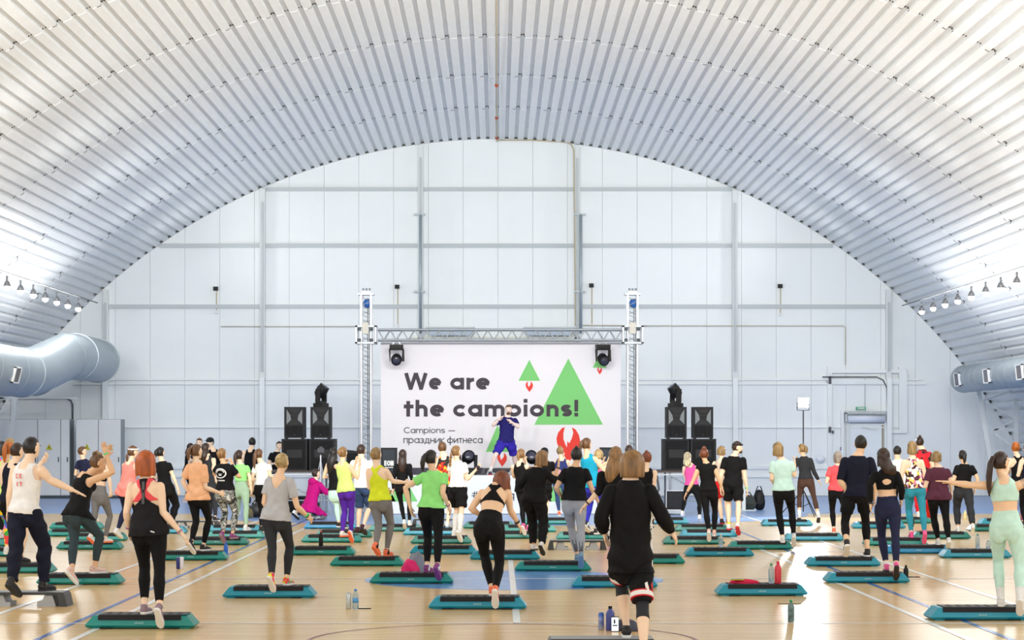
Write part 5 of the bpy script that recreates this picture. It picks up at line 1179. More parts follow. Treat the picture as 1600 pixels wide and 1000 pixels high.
def build_people():
    raws = []
    for p in PEOPLE:
        solve(p); b = raw_body(p); me = b.mesh('raw', []); me.materials.clear(); o = bpy.data.objects.new('raw', me); link(o); p.vox = max(.0085, min(.021, 1.25/p.s))
        r = o.modifiers.new('r', 'REMESH'); r.mode = 'VOXEL'; r.voxel_size = p.vox; sm = o.modifiers.new('s', 'SMOOTH'); sm.factor = .5; sm.iterations = max(2, int(round(.028/p.vox))); raws.append(o)
    bpy.context.view_layer.update(); dg = bpy.context.evaluated_depsgraph_get()
    for p, o in zip(PEOPLE, raws):
        ev = o.evaluated_get(dg); me = ev.to_mesh(); nv = len(me.vertices); nf = len(me.polygons)
        V = np.zeros(nv*3); me.vertices.foreach_get('co', V); V = V.reshape(-1, 3); N = np.zeros(nv*3); me.vertices.foreach_get('normal', N); N = N.reshape(-1, 3)
        lt = np.zeros(nf, int); me.polygons.foreach_get('loop_total', lt); li = np.zeros(len(me.loops), int); me.loops.foreach_get('vertex_index', li)
        assert (lt == 4).all(); Fc = li.reshape(-1, 4); ev.to_mesh_clear()
        nm, t, w, u, v = labels(p, V); p.geo = (V, N, Fc, nm, t, w, u, v)
    for o in raws: me = o.data; bpy.data.objects.remove(o); bpy.data.meshes.remove(me)
    for p in PEOPLE:
        root = empty('person', p.base, p.label, 'person', p.group); p.root = root; sk = skin(p.skin_)
        V, N, Fc, nm, t, w, u, v = p.geo
        hb = MB()
        for i in (0, 1): hand_mb(p, i, hb)
        hv = np.array([tuple(q) for q in hb.v]); hf = []
        for f in hb.f:
            if len(f) == 4: hf.append(f)
            elif len(f) == 3: hf.append((f[0], f[1], f[2], f[2]))
            else:
                for q in range(1, len(f)-1, 2): hf.append((f[0], f[q], f[q+1], f[min(q+2, len(f)-1)]))
        me = bpy.data.meshes.new('body'); n0 = len(V); fl = [tuple(f) for f in Fc.tolist()]+[tuple(i+n0 for i in f) for f in hb.f]
        me.from_pydata(np.vstack([V, hv])-np.array(p.base), [], fl); me.materials.append(sk); me.polygons.foreach_set('use_smooth', [True]*len(fl)); me.update(); link(bpy.data.objects.new('body', me), root)
        # face
        c = p.headc-p.base; HS, HF, U = p.hax; k = p.k
        for s_ in (-1, 1):
            q = c+HS*s_*.031*k+HF*.083*k+U*.006*k; e = MB().ell(q, (.0125*k, .009*k, .008*k), p.hax, 8, 6).build('eye', mat('eye_white', srgb(236, 234, 232), .3), root, True); MB().ell(q+HF*.0065*k, (.0055*k, .004*k, .0055*k), p.hax, 8, 5).build('iris', mat('eye_dark', srgb(50, 40, 36), .2), e, True)
            MB().bar(q+U*.018*k-HS*.016*k+HF*.004*k, q+U*.018*k+HS*.016*k+HF*.004*k, .005*k, .006*k).build('eyebrow', hairm(p.hair[1]), root)
        MB().ell(c-U*.057*k+HF*.084*k, (.022*k, .009*k, .0065*k), p.hax, 10, 6).build('mouth', mat('lips', srgb(190, 108, 100), .5), root, True)
        hair_parts(p, root)
        for G in p.bot+p.top:
            name, kind, a, mk = G[:4]; off = G[4] if len(G) > 4 else .006; fl_ = G[5] if len(G) > 5 else 0
            for sd_ in ((0, 1) if kind == 'knee' else (None,)): garment(p, name, (kind, a), gm(mk), root, off, fl_, sd_)
        for sd_ in (0, 1):
            if p.sock: garment(p, 'sock', ('sock', (p.sock[1],)), fab('sock_'+p.sock[0], {'white': (240, 240, 240), 'yellow': (240, 220, 40), 'black': (30, 30, 32), 'pinks': (240, 170, 190)}[p.sock[0]]), root, .009, 0, sd_)
        SHC = {'white': (238, 238, 238), 'black': (34, 34, 38), 'mauve': (156, 132, 144), 'pink': (244, 96, 160), 'orange': (250, 124, 84), 'purple': (140, 64, 130), 'bluegrey': (120, 150, 176), 'red': (204, 36, 52), 'navy': (44, 46, 76), 'blackred': (70, 24, 40), 'peach': (236, 200, 190)}
        um = gm('neonshoe') if p.shoe[0] == 'neon' else mat('shoe_'+p.shoe[0], srgb(*SHC[p.shoe[0]]), .6, noise=.15, nscale=40)
        sm = mat('sole_'+p.shoe[1], srgb(*SHC[p.shoe[1]]), .6)
        for lg in p.legs: shoe_parts(p, lg, root, um, sm)
        if p.extra: p.extra(p, root)
def decal(p, root, name, b, m):
    """lays a flat print (MB in metres: x across, z up, centred) on the back of a garment by casting it onto the cloth"""
    pass
S_ = .139                                           # height of a step's top
def tight(c, cut=.86, wst=.22): return [('leggings', 'pants', (wst, cut), c, .005)]
def trousers(c, cut=.95, wst=.2, fl=.02): return [('trousers', 'pants', (wst, cut), c, .008, fl)]
def shorts(c, t=.85, fl=.03): return [('shorts', 'shorts', (.16, t), c, .008, fl)]
def tee(c, hem=-.02, sl=.55, fl=.02): return [('shirt', 'tee', (hem, sl), c, .011, fl)]
def tank(c, hem=-.02, fl=.015): return [('tank_top', 'tank', (hem,), c, .010, fl)]
def longs(c, hem=-.02, sl=.95, fl=.012): return [('long_sleeved_top', 'long', (hem, sl), c, .011, fl)]
def bra(c, hem=.56): return [('sports_bra', 'racer', (hem,), c, .007)]
dev = mat('black_watch', srgb(30, 30, 34), .4); grb = mat('green_band', srgb(90, 220, 130), .5); mvb = mat('mauve_band', srgb(176, 130, 150), .5)
def ex(*fs):
    def f(p, r):
        for q in fs: q(p, r)
    return f
def band(i, m, f=.93): return lambda p, r: wrist_band(p, i, r, m, f)
def project_print(p, root, polys, m, name='printed_mark', w0=.7, lift=.004):
    """polys: list of outlines [(x, z)...] in metres around the spot w0 up the back; laid onto the outermost cloth from behind"""
    V, N, Fc, nm, t, w, u, v = p.geo
    c = p.P0.lerp(p.S0, w0); dirn = Vector(p.Fw)
    bv = BVHTree.FromPolygons([Vector(q) for q in V], Fc.tolist())
    b = MB()
    for poly in polys:
        pts = []
        for x, z in poly:
            o = c+p.Sd*x+UP*z-dirn*.6; h = bv.ray_cast(o, dirn)
            pts.append((h[0]-dirn*(lift+.026) if h[0] is not None else c+p.Sd*x+UP*z-dirn*.13)-p.base)
        n = len(pts); b.add(pts+[q+dirn*.003 for q in pts], [tuple(range(n)), tuple(range(2*n-1, n-1, -1))]+[((i+1) % n, i, n+i, n+(i+1) % n) for i in range(n)])
    return b.build(name, m, root)
wpr = mat('white_print', srgb(240, 240, 240), .6); rpr = mat('red_lettering', srgb(236, 120, 120), .7)
def ring_logo(p, r):
    ps = []
    for q in range(20):
        a, b_ = 2*math.pi*q/20, 2*math.pi*(q+1)/20; ps.append([(rr*math.cos(t_)-.02, rr*.75*math.sin(t_)+.02) for rr, t_ in ((.095, a), (.115, a), (.115, b_), (.095, b_))])
    for q in range(10):
        a = math.pi*(.1+.8*q/9); ps.append([(.075*math.cos(a)-.02-.007, .056*math.sin(a)+.02-.008), (.075*math.cos(a)-.02+.006, .056*math.sin(a)+.02-.008), (.075*math.cos(a)-.02+.006, .056*math.sin(a)+.02+.012), (.075*math.cos(a)-.02-.007, .056*math.sin(a)+.02+.012)])
    ps.append([(-.06, .005), (.02, .005), (.02, .012), (-.06, .012)]); ps.append([(-.05, -.02), (.01, -.02), (.0, .0), (-.04, .0)])
    for q in range(9): ps.append([(-.12+q*.021, -.115), (-.108+q*.021, -.115), (-.108+q*.021, -.092), (-.12+q*.021, -.092)]) if q != 2 else None
    project_print(p, r, ps, wpr, 'printed_logo', .66)
def tank_letters(p, r):
    ps = []
    L = {'E': [(0, 0, .01, .05), (0, 0, .03, .01), (0, .02, .026, .03), (0, .04, .03, .05)], 'I': [(.01, 0, .022, .05)], 'T': [(.01, 0, .022, .05), (-.004, .04, .036, .05)], 'C': [(0, 0, .01, .05), (0, 0, .03, .01), (0, .04, .03, .05)]}
    for (ch, x, z) in (('C', -.05, .06), ('E', .0, .06), ('I', -.05, -.03), ('T', .0, -.03)):
        for (a, b_, c, d) in L[ch]: ps.append([(x+a, z+b_), (x+c, z+b_), (x+c, z+d), (x+a, z+d)])
    project_print(p, r, ps, rpr, 'printed_letters', .62)
def small_tag(x, z, w0=.1, m=wpr): return lambda p, r: project_print(p, r, [[(x, z), (x+.04, z-.012), (x+.04, z), (x, z+.012)]], m, 'hem_tag', w0)
def strap(p, r): project_print(p, r, [[(-.013, -.12), (.013, -.12), (.013, .10), (-.013, .10)]], mat('grey_strap', srgb(86, 88, 92), .7), 'back_strap', .80, .004)
def leg_marks(i, m, tz=.55, n=3):
    def f(p, r):
        Hj, K, A = p.legs[i][:3]
        b = MB()
        for q in range(n):
            c = K.lerp(A, tz+.1*q)-p.base; b.tube([c-UP*.012, c+UP*.012], .052*p.k, 10)
        return b.build('leg_print', m, r) if False else None
    return f
def calf_stripes(p, r):
    m = mat('black_stripe', srgb(30, 30, 32), .7)
    for i in (0, 1):
        Hj, K, A = p.legs[i][:3]
        for q in (-1, 0, 1):
            a = K.lerp(A, .42)-p.base-p.Fw*.062*p.k+p.Sd*q*.022; c = K.lerp(A, .86)-p.base-p.Fw*.044*p.k+p.Sd*q*.016; MB().bar(a, c, .009, .006, tuple(p.Fw)).build('calf_stripe', m, r)
def shorts_trim(p, r):
    redm, wm = mat('red_trim', srgb(210, 20, 34), .7), mat('white_trim', srgb(242, 240, 238), .7)
    bv = None
    for i, sg in ((0, -1), (1, 1)):
        Hj, K, A = p.legs[i][:3]; q = K-p.base; D = (Hj-K).normalized()
        for (t0, t1, m) in ((.0, .012, redm), (.012, .052, wm), (.052, .064, redm)):
            MB().tube([q+D*(t0+.06), q+D*(t1+.06)], [.104*p.k, .1045*p.k], 20).build('hem_band', m, r)
    Hj, K, A = p.legs[1][:3]; D = (Hj-K).normalized(); q = K-p.base; Sd, Fw = p.Sd, p.Fw
    def pt(a, h, rr=.108): return q+D*h-Fw*math.cos(a)*rr*p.k+Sd*math.sin(a)*rr*p.k
    # white zigzag panel that climbs from the hem to the side seam, red wedge behind it
    def strip(pts, w, m, nm, rr=.109):
        b = MB()
        for j in range(len(pts)-1):
            (a0, h0), (a1, h1) = pts[j], pts[j+1]
            b.bar(pt(a0, h0, rr), pt(a1, h1, rr), w, .008, tuple((-Fw+Sd*math.sin((a0+a1)/2)).normalized()))
        b.build(nm, m, r)
    strip([(.55, .12), (.35, .24), (1.1, .34), (1.35, .50), (1.4, .62)], .026, wm, 'white_zigzag'); 
    b = MB(); poly = [pt(.6, .12, .106), pt(.5, .23, .106), pt(1.25, .33, .107), pt(1.3, .12, .106)]; b.add(poly+[v-Vector(p.Sd)*.004 for v in poly], [(0, 1, 2, 3), (7, 6, 5, 4), (0, 4, 5, 1), (1, 5, 6, 2), (2, 6, 7, 3), (3, 7, 4, 0)]); b.build('red_wedge', redm, r)
def headband(m): return lambda p, r: MB().tube([p.headc-p.base+p.hax[2]*.052*p.k-p.hax[2]*.014*p.k, p.headc-p.base+p.hax[2]*.052*p.k+p.hax[2]*.014*p.k], [(.088*p.k, .106*p.k), (.086*p.k, .104*p.k)], 20, True, p.hax[0]).build('headband', m, r, True)
def beard(c):
    def f(p, r):
        HS, HF, U = p.hax; q = p.headc-p.base; b = MB(); b.ell(q-U*.082*p.k+HF*.055*p.k, (.05*p.k, .042*p.k, .034*p.k), p.hax, 12, 8)
        b.ell(q-U*.044*p.k+HF*.088*p.k, (.028*p.k, .010*p.k, .007*p.k), p.hax, 10, 5); b.build('beard', hairm(c), r, True)
    return f
def cap_hat(m): 
    def f(p, r):
        HS, HF, U = p.hax; q = p.headc-p.base; MB().ell(q+U*.045*p.k, (.090*p.k, .106*p.k, .082*p.k), p.hax, 16, 8).build('cap', m, r, True); MB().tube([q+U*.05*p.k+HF*.09*p.k, q+U*.04*p.k+HF*.17*p.k], [(.07*p.k, .008*p.k), (.05*p.k, .005*p.k)], 12, True, HS).build('cap_visor', m, r, True)
    return f
def tattoo(p, r):
    Sh, E, W = p.arms[1]; MB().tube([Sh.lerp(E, .22)-p.base, Sh.lerp(E, .40)-p.base, Sh.lerp(E, .6)-p.base], [.0505*p.k, .0505*p.k, .047*p.k], 14, False).build('tattoo_sleeve', mat('tattoo_ink', srgb(96, 92, 92), .6, noise=.5, tint=SKIN['b'], nscale=34), r, True)
def hood(p, r):
    q = p.S0-p.base; MB().ell(q-p.Fw*.09+UP*.02, (.12, .07, .09), (p.Sd, p.Fw, UP), 14, 8).build('hood', gm('magenta'), r, True)
gloveb = mat('black_glove', srgb(34, 30, 44), .6)
# ---------------------------------------------------------------- nearest rows
person('red bobbed woman in a black racerback over a pink bra and black leggings', (227, 706), 228, 233, (227, 963, S_), (251, 983, 0, 52), (199, 800, 197, 826, -.3, .5), (257, 800, 284, 832, -.3, .5),
       yaw=8, hyaw=5, g=1.06, hair=('bob', 'red', 1.35), top=bra('hot', .60)+[('tank_top', 'racerlow', (-.12,), 'black2', .014, .018)], bot=tight('black', .80, .3), shoe=('mauve', 'white'), skin_='a', extra=ex(band(0, mvb), band(1, mvb), strap, small_tag(.06, -.02, .02), headband(fab('none', (0, 0, 0))) if False else (lambda p, r: None)))
person('man in a white tank top with red letters, one arm stretched sideways', (48, 684), 44, 38, (28, 944, .12, 30), (70, 921, .163), (19, 768, 10, 797, -.3, .3), (78, 750, 112, 765, .1, .3),
       yaw=22, hyaw=40, male=True, g=.98, hair=('short', 'black'), top=[('tank_top', 'tank', (-.04,), 'white', .010, .012)], bot=trousers('dnavy', .97, .2, .022), shoe=('black', 'black'), skin_='a', hand=('relaxed', 'flat'), extra=tank_letters)
person('woman in black tank top and dark leggings raising clasped hands with a green wristband', (146, 710), 120, 122, (119, 916, .04, 45), (150, 899, S_), (150, 738, 160, 712, .6, .3), (172, 738, 165, 708, .5, .2),
       yaw=48, hyaw=70, lean=14, H=1.64, g=1.1, hair=('bun', 'brown', .8), top=tank('black', -.1, .015), bot=tight('dteal', .80, .25), shoe=('peach', 'white'), skin_='c', hand='up', extra=ex(band(1, grb, .96)))
person('blonde woman in a grey tee and charcoal leggings with a green wristband and neon shoes', (440, 709), 437, 431, (427, 925, .02, 50), (449, 913, S_), (414, 785, 424, 810, -.3, .8), (465, 792, 474, 806, -.35, .6),
       yaw=18, hyaw=22, g=1.0, hair=('lowbun', 'blond', .9), top=[('shirt', 'scoop', (-.08, .62), 'lgrey', .011, .022)], bot=tight('dgrey', .88, .25), shoe=('neon', 'neon') if False else ('neon', 'white'), skin_='b', extra=ex(band(1, grb, .9), band(1, dev, .97)))
person('woman in a black sports bra leaning forward with a hand on her hip', (784, 738), 771, 764, (769, 931, S_), (774, 950, 0, 55), (736, 796, 751, 806, -.4, .2), (797, 798, 808, 818, .2, .4),
       yaw=4, hyaw=20, lean=32, H=1.66, g=.98, hair=('bob', 'auburn', 1.25), top=bra('black', .58), bot=tight('black', .88, .34), shoe=('orange', 'white'), skin_='b', shy=765, extra=band(1, dev, .96))
person('person in black long sleeves and black basketball shorts with red and white trim', (988, 706), 985, 985, (979, 994, .163), (1006, 1033, 0, 0), (939, 808, 944, 833, -.3, .5), (1034, 806, 1050, 832, -.2, .6),
       yaw=2, hyaw=4, g=1.0, male=True, hair=('bobs', 'lbrown', 1.55), top=[('long_sleeved_top', 'long', (-.13, .93), 'black', .014, .030)], bot=[('knee_sleeve', 'knee', (.30,), 'dgrey', .006)]+shorts('black', .92, .026), shoe=('black', 'white'), skin_='a', sock=('black', .97), extra=shorts_trim)
person('woman in mint crop top and leggings with very long ponytail and outstretched arms', (1564, 707), 1569, 1572, (1564, 948, S_), (1594, 962, .05, 45), (1517, 758, 1486, 754, .0, .1), (1612, 749, 1650, 745, .0, .1),
       yaw=16, hyaw=55, g=1.02, hair=('pony', 'dbrown', 1.35, -.04), top=[('crop_top', 'tank', (.56,), 'mint', .007)], bot=tight('mint', .72, .36), shoe=('white', 'white'), sock=('white', .70), skin_='b', hand='flat', extra=tattoo)
person('long haired woman in a black cut-out crop top and navy leggings', (1380, 701), 1384, 1387, (1385, 893, S_), (1400, 908, .0, 50), (1359, 757, 1359, 787, -.3, .5), (1408, 762, 1407, 781, -.4, .5),
       yaw=6, hyaw=-10, g=.98, hair=('long', 'dbrown', .66, .10), top=[('crop_top', 'hole', (.50, .94), 'black', .007)], bot=tight('navy', .84, .33), shoe=('pink', 'black'), sock=('white', .86), skin_='b', extra=band(0, dev, .97))
person('tall black haired man in a navy tee and shorts over black capri tights', (1345, 681), 1340, 1338, (1322, 868, .10, 35), (1355, 869, S_), (1313, 752, 1324, 768, -.5, .1), (1368, 752, 1367, 776, -.3, .4),
       yaw=4, hyaw=2, male=True, g=1.02, hair=('short', 'black'), top=[('shirt', 'tee', (-.08, .95), 'dnavy', .011, .016)], bot=tight('black', .66)+shorts('black', .66, .014), shoe=('black', 'white'), skin_='b')
person('woman in a light green tee and black leggings with a black ponytail and purple shoes', (673, 704), 678, 674, (668, 893, S_), (686, 907, .04, 45), (633, 762, 641, 793, -.2, .5), (694, 770, 697, 790, -.3, .5),
       yaw=18, hyaw=35, g=1.04, hair=('pony', 'black', .75, -.04), top=tee('green', .04, .5, .022), bot=tight('black', .86, .25), shoe=('purple', 'purple'), sock=('white', .94), skin_='b', extra=band(1, mvb, .95))
person('woman with a bun in a black tee and heather grey leggings with calf stripes', (901, 700), 899, 897, (902, 874, S_), (908, 889, .02, 50), (869, 762, 877, 776, -.4, .7), (924, 762, 934, 783, -.2, .6),
       yaw=2, hyaw=8, g=1.12, hair=('bun', 'black', .7), top=tee('black', .06, .6, .02), bot=tight('heather', .86, .25), shoe=('bluegrey', 'bluegrey'), skin_='c', extra=calf_stripes)
person('long haired woman in black with pink shoes, behind the person in basketball shorts', (962, 699), 958, 968, (958, 880, .1, 35), (972, 899, S_, 0), (937, 767, 916, 788, .0, .2), (990, 765, 1000, 790, 0, .5),
       yaw=10, hyaw=15, g=1.0, base_y=None, hair=('long', 'lbrown', .9, -.05), top=longs('black', -.05, .25), bot=tight('spot', .86), shoe=('pink', 'white'), sock=('pinks', .9), skin_='a', H=1.68, extra=band(0, dev, .9))
person('woman in a yellow racerback tank top, grey leggings and coral sneakers', (587, 700), 590, 594, (592, 869, S_-.03, 35), (605, 866, S_), (577, 762, 596, 768, -.1, .8), (612, 752, 628, 754, .2, .5),
       yaw=24, hyaw=30, g=1.02, hair=('lowbun', 'dblond', .9), top=[('tank_top', 'racer', (-.02,), 'yellow', .010, .010)], bot=tight('grey', .92, .25), shoe=('orange', 'orange'), sock=('black', .93), skin_='a', hand='fist')
person('woman with wavy light brown hair in loose black clothes, hands raised', (847, 705), 839, 835, (834, 862, S_), (849, 868, .06, 40), (812, 762, 822, 742, .3, .6), (866, 752, 871, 730, .1, .4),
       yaw=20, hyaw=35, g=1.16, hair=('bob', 'lbrown', 1.4), top=longs('black', -.12, .35, .03), bot=trousers('black', .90, .2, .018), shoe=('white', 'black'), skin_='c', hand='up', extra=band(1, dev))
person('woman in a coral tee and black leggings with a brown ponytail', (306, 695), 307, 309, (303, 866, .05, 45), (319, 861, S_), (287, 752, 300, 778, -.2, .8), (322, 762, 336, 770, -.3, .7),
       yaw=28, hyaw=45, g=.95, hair=('pony', 'brown', .6, -.02), top=tee('coral', -.14, .75, .03), bot=tight('black', .90), shoe=('black', 'white'), skin_='a', hand='fist')
# ---------------------------------------------------------------- middle rows
person('woman in a black tee with a white round logo and camouflage leggings', (346, 701), 351, 352, (351, 850, .05, 45), (364, 842, S_), (331, 742, 345, 728, .2, .6), (374, 747, 364, 728, .2, .6),
       yaw=24, hyaw=28, g=1.14, hair=('lowbun', 'lbrown', .9), top=tee('black', .06, .6, .015), bot=tight('camo', .86, .22), shoe=('purple', 'mauve'), skin_='c', extra=ring_logo, hand='up')
person('woman in a green and yellow crop tee and sage green leggings', (373, 704), 376, 377, (366, 831, S_-.04), (385, 828, S_), (366, 742, 376, 752, .2, .6), (391, 744, 392, 762, -.1, .3),
       yaw=22, hyaw=28, g=.95, hair=('pony', 'dbrown', .8), top=[('crop_tee', 'tee', (.36, .6), 'green', .010, .01)], bot=tight('sage', .92, .4), shoe=('white', 'white'), skin_='a')
person('woman in a white tee and black trousers with a long chestnut ponytail', (404, 702), 410, 409, (409, 830, S_-.04), (416, 830, S_-.05), 'bent', (423, 742, 428, 752, -.1, .6),
       yaw=16, hyaw=22, g=.92, hair=('pony', 'brown', 1.1, -.03), top=tee('white', .14, .5, .012), bot=tight('black', .97, .25), shoe=('black', 'black'), skin_='a')
person('woman in a lime green tank top and purple leggings with a light brown bun', (535, 699), 536, 541, (536, 839, S_), (550, 850, .0, 55), (549, 745, 553, 725, .2, .5), (558, 748, 560, 728, .1, .5),
       yaw=26, hyaw=30, g=.98, hair=('lowbun', 'lbrown', 1.0), top=tank('lime', -.06, .014), bot=tight('purple', .95), shoe=('white', 'orange'), skin_='b', hand='up')
person('man in a white tee and blue knee shorts with black and red shoes', (564, 695), 565, 567, (560, 832, S_), (571, 835, .10, 25), 'bent', (577, 742, 574, 756, -.2, .6),
       yaw=18, hyaw=22, male=True, g=.95, hair=('short', 'dbrown'), top=tee('white', -.04, .5, .02), bot=shorts('denim', .98, .024), shoe=('blackred', 'black'), sock=('white', .90), skin_='a')
person('woman in a white tee and black shorts with a long braid and white knee socks', (712, 697), 715, 715, (711, 838, S_), (720, 849, .03, 50), (700, 742, 718, 746, .2, .8), (729, 750, 742, 734, .1, .5),
       yaw=30, hyaw=42, g=.98, hair=('braid', 'lbrown', .75, -.05), top=tee('white', .08, .55, .02), bot=shorts('black', .84, .03), shoe=('white', 'white'), sock=('white', .18), skin_='a', extra=ex(lambda p, r: MB().ell(p.arms[1][2]-p.base+(p.arms[1][2]-p.arms[1][1]).normalized()*.05, (.04, .04, .045), None, 10, 8).build('exercise_glove', gloveb, r, True)))
person('man with short brown hair in a black tee with flame print and dark shorts', (691, 691), 694, 696, (691, 823, S_), (699, 823, S_), 'bent', 'bent',
       yaw=6, hyaw=4, male=True, g=.92, hair=('short', 'brown'), top=tank('flame', -.06, .016), bot=shorts('black', .8, .03), shoe=('white', 'bluegrey'), sock=('white', .95), skin_='a')
person('woman with very long brown hair in black top and black leggings beside the EON screen', (629, 703), 630, 628, (633, 826, .05, 30), (640, 821, S_), 'down', (641, 738, 644, 752, -.2, .5),
       yaw=6, hyaw=2, g=.9, hair=('long', 'dbrown', 1.0), top=longs('black', .05, .93, .006), bot=tight('black', .95), shoe=('white', 'white'), skin_='a')
person('woman in a black sleeveless top and leggings with a light ponytail and hot pink shoes', (814, 702), 812, 818, (820, 836, .04, 45), (826, 831, S_), 'clap', 'clap',
       yaw=20, hyaw=25, g=.95, hair=('pony', 'lbrown', .55), top=tank('black', -.12, .02), bot=tight('black', .92), shoe=('pink', 'white'), skin_='a', hand='up', extra=ex(band(0, dev)))
person('woman in a navy floral tank top and blue leggings with a small top knot', (875, 698), 878, 874, (874, 806, S_), (886, 820, .0, 50), 'clap', 'clap',
       yaw=8, hyaw=5, g=1.02, hair=('bun', 'dblond', .5), top=tank('floral', -.1, .014), bot=tight('denim', .93), shoe=('orange', 'white'), skin_='a', hand='up')
person('tall woman in a turquoise tank top and royal blue leggings with a high ponytail', (916, 685), 918, 926, (920, 832, .08, 30), (933, 835, S_), (936, 738, 950, 722, .3, .4), (946, 738, 956, 722, .2, .3),
       yaw=26, hyaw=40, g=.98, hair=('pony', 'brown', .5, -.02), top=tank('turq', -.1, .014), bot=tight('blue', .95), shoe=('black', 'white'), sock=('white', .94), skin_='b', hand='up')
person('blonde woman in pink leggings clapping behind the turquoise tank top', (935, 703), 938, 942, (940, 826, S_), (946, 824, S_), 'clap', (946, 730, 951, 716, .3, .3),
       yaw=16, hyaw=10, g=.95, hair=('curly', 'blond'), top=bra('pink', .5), bot=tight('pink', .92), shoe=('black', 'white'), skin_='a', hand='up')
person('man with a black cap behind the woman in loose black clothes', (851, 700), 851, 850, (846, 818, S_), (853, 818, S_), 'clap', 'clap', yaw=-8, male=True, g=.9, hair=('short', 'black'), top=tee('black'), bot=shorts('black'), shoe=('black', 'white'), skin_='a', extra=cap_hat(blackm))
person('dark haired person in black close behind the brown bobbed head in front', (983, 696), 984, 984, (979, 826, S_), (988, 826, S_), 'bent', 'bent', yaw=0, male=True, g=.9, hair=('short', 'dbrown'), top=tee('dnavy'), bot=shorts('black'), shoe=('white', 'white'), skin_='a')
person('red haired woman with a bun in a black tank top and spotted leggings', (1011, 706), 1010, 1009, (1006, 857, S_), (1015, 862, .04, 40), 'bent', (1022, 758, 1018, 778, -.2, .6),
       yaw=8, hyaw=20, g=.95, hair=('bun', 'auburn', .6), top=tank('black', -.04, .01), bot=tight('spot', .92), shoe=('white', 'white'), skin_='a')
person('pale blonde woman in a hot pink tank top and black leggings', (1074, 707), 1079, 1081, (1066, 806, S_), (1094, 818, .0, 30), (1068, 738, 1072, 752, .2, .6), (1091, 735, 1090, 748, .2, .6),
       yaw=12, hyaw=10, g=.98, H=1.6, hair=('long', 'pale', .55), top=tank('pink', .1, .01), bot=tight('black', .93), shoe=('white', 'white'), skin_='a', sock=('white', .96))
person('woman with a high auburn bun in a black fitted top and leggings, arms held down', (1100, 701), 1104, 1107, (1108, 846, .05, 45), (1116, 839, S_), (1083, 752, 1073, 770, -.2, .2), (1123, 748, 1128, 764, -.2, .3),
       yaw=8, hyaw=4, g=1.0, hair=('bun', 'auburn', 1.1), top=[('cap_sleeve_top', 'tee', (.0, .16), 'black', .009, .008)], bot=tight('black', .92), shoe=('peach', 'white'), skin_='c', extra=band(0, dev, .93))
person('blonde woman with a loose updo in a beige top and red shorts over black', (1127, 698), 1127, 1126, (1128, 818, S_), (1140, 822, .1, 20), 'bent', 'bent',
       yaw=18, hyaw=25, g=1.0, hair=('curly', 'dblond'), top=tank('beige', .1, .01), bot=shorts('red', .75, .02), shoe=('black', 'red'), sock=('black', .92), skin_='a')
person('bearded man looking back in a black tee, black shorts and yellow socks', (1152, 690), 1147, 1145, (1139, 828, S_), (1154, 835, .04, 35), 'down', (1163, 744, 1166, 763, -.1, .2),
       yaw=14, hyaw=95, male=True, g=.98, hair=('short', 'dbrown'), top=tee('black', -.1, .6, .018), bot=shorts('black', .80, .024), shoe=('white', 'red'), sock=('yellow', .86), skin_='a', extra=ex(beard('brown'), band(1, grb, .95), headband(blackm)))
person('woman with a blonde bob in a pale mint tee and black leggings', (1215, 692), 1222, 1224, (1223, 848, S_), (1240, 855, .05, 45), (1206, 748, 1207, 752, -.1, .6), (1241, 744, 1242, 726, .1, .5),
       yaw=6, hyaw=-20, g=1.06, hair=('bobs', 'dblond', 1.05), top=tee('lmint', .0, .62, .014), bot=tight('black', .9), shoe=('white', 'white'), skin_='a')
person('ponytailed woman in dark long sleeves and brown leggings before the lamp stand', (1253, 694), 1256, 1259, (1249, 811, S_), (1279, 820, .02, 25), (1240, 735, 1243, 722, .2, .4), (1272, 738, 1279, 750, -.1, .2),
       yaw=4, hyaw=-35, g=.95, hair=('pony', 'dblond', .5), top=longs('dgrey', .06, .95, .006), bot=tight('brownl', .6, .28), shoe=('white', 'black'), sock=('white', .7), skin_='b')
person('person with short grey hair in a coral tee and black leggings with orange shoes', (1309, 706), 1309, 1308, (1303, 834, S_), (1326, 845, .02, 40), 'bent', 'bent',
       yaw=8, hyaw=15, g=1.02, hair=('bobs', 'grey', .95), top=tee('hot', .0, .6, .02), bot=tight('black', .90), shoe=('orange', 'white'), skin_='a')
person('dark haired person in a white tee and black trousers behind the cut-out crop top', (1402, 697), 1403, 1405, (1400, 824, S_-.02), (1424, 823, .1, 20), 'bent', 'bent', yaw=4, male=True, g=.92, hair=('short', 'black'), top=tee('white', .0), bot=tight('black', .95), shoe=('black', 'black'), skin_='b')
person('blonde woman in a patterned racerback tank and teal leggings with pink shoes', (1425, 690), 1426, 1430, (1424, 841, S_), (1444, 850, .03, 45), (1408, 748, 1412, 766, .1, .7), (1446, 748, 1446, 764, .0, .7),
       yaw=4, hyaw=-8, g=1.04, hair=('bobs', 'dblond', .9), top=[('tank_top', 'racer', (-.02,), 'geo', .010, .012)], bot=tight('tealf', .92), shoe=('pink', 'pink'), skin_='a')
person('woman with a dark top knot in a red and black tee and red trousers', (1437, 683), 1441, 1442, (1435, 808, S_), (1452, 814, .0, 0), 'bent', 'bent', yaw=8, g=.98, hair=('bun', 'dbrown', 1.0), top=tee('redblk', -.1), bot=trousers('red', .95), shoe=('white', 'white'), skin_='a')
person('woman with short curly blonde hair in a loose maroon tee and black leggings', (1463, 706), 1466, 1466, (1466, 852, S_), (1481, 858, .05, 30), 'bent', (1485, 752, 1487, 770, -.1, .5),
       yaw=4, hyaw=6, g=1.2, hair=('curly', 'dblond'), top=tee('maroon', -.12, .62, .024), bot=tight('black', .92), shoe=('white', 'white'), skin_='a')
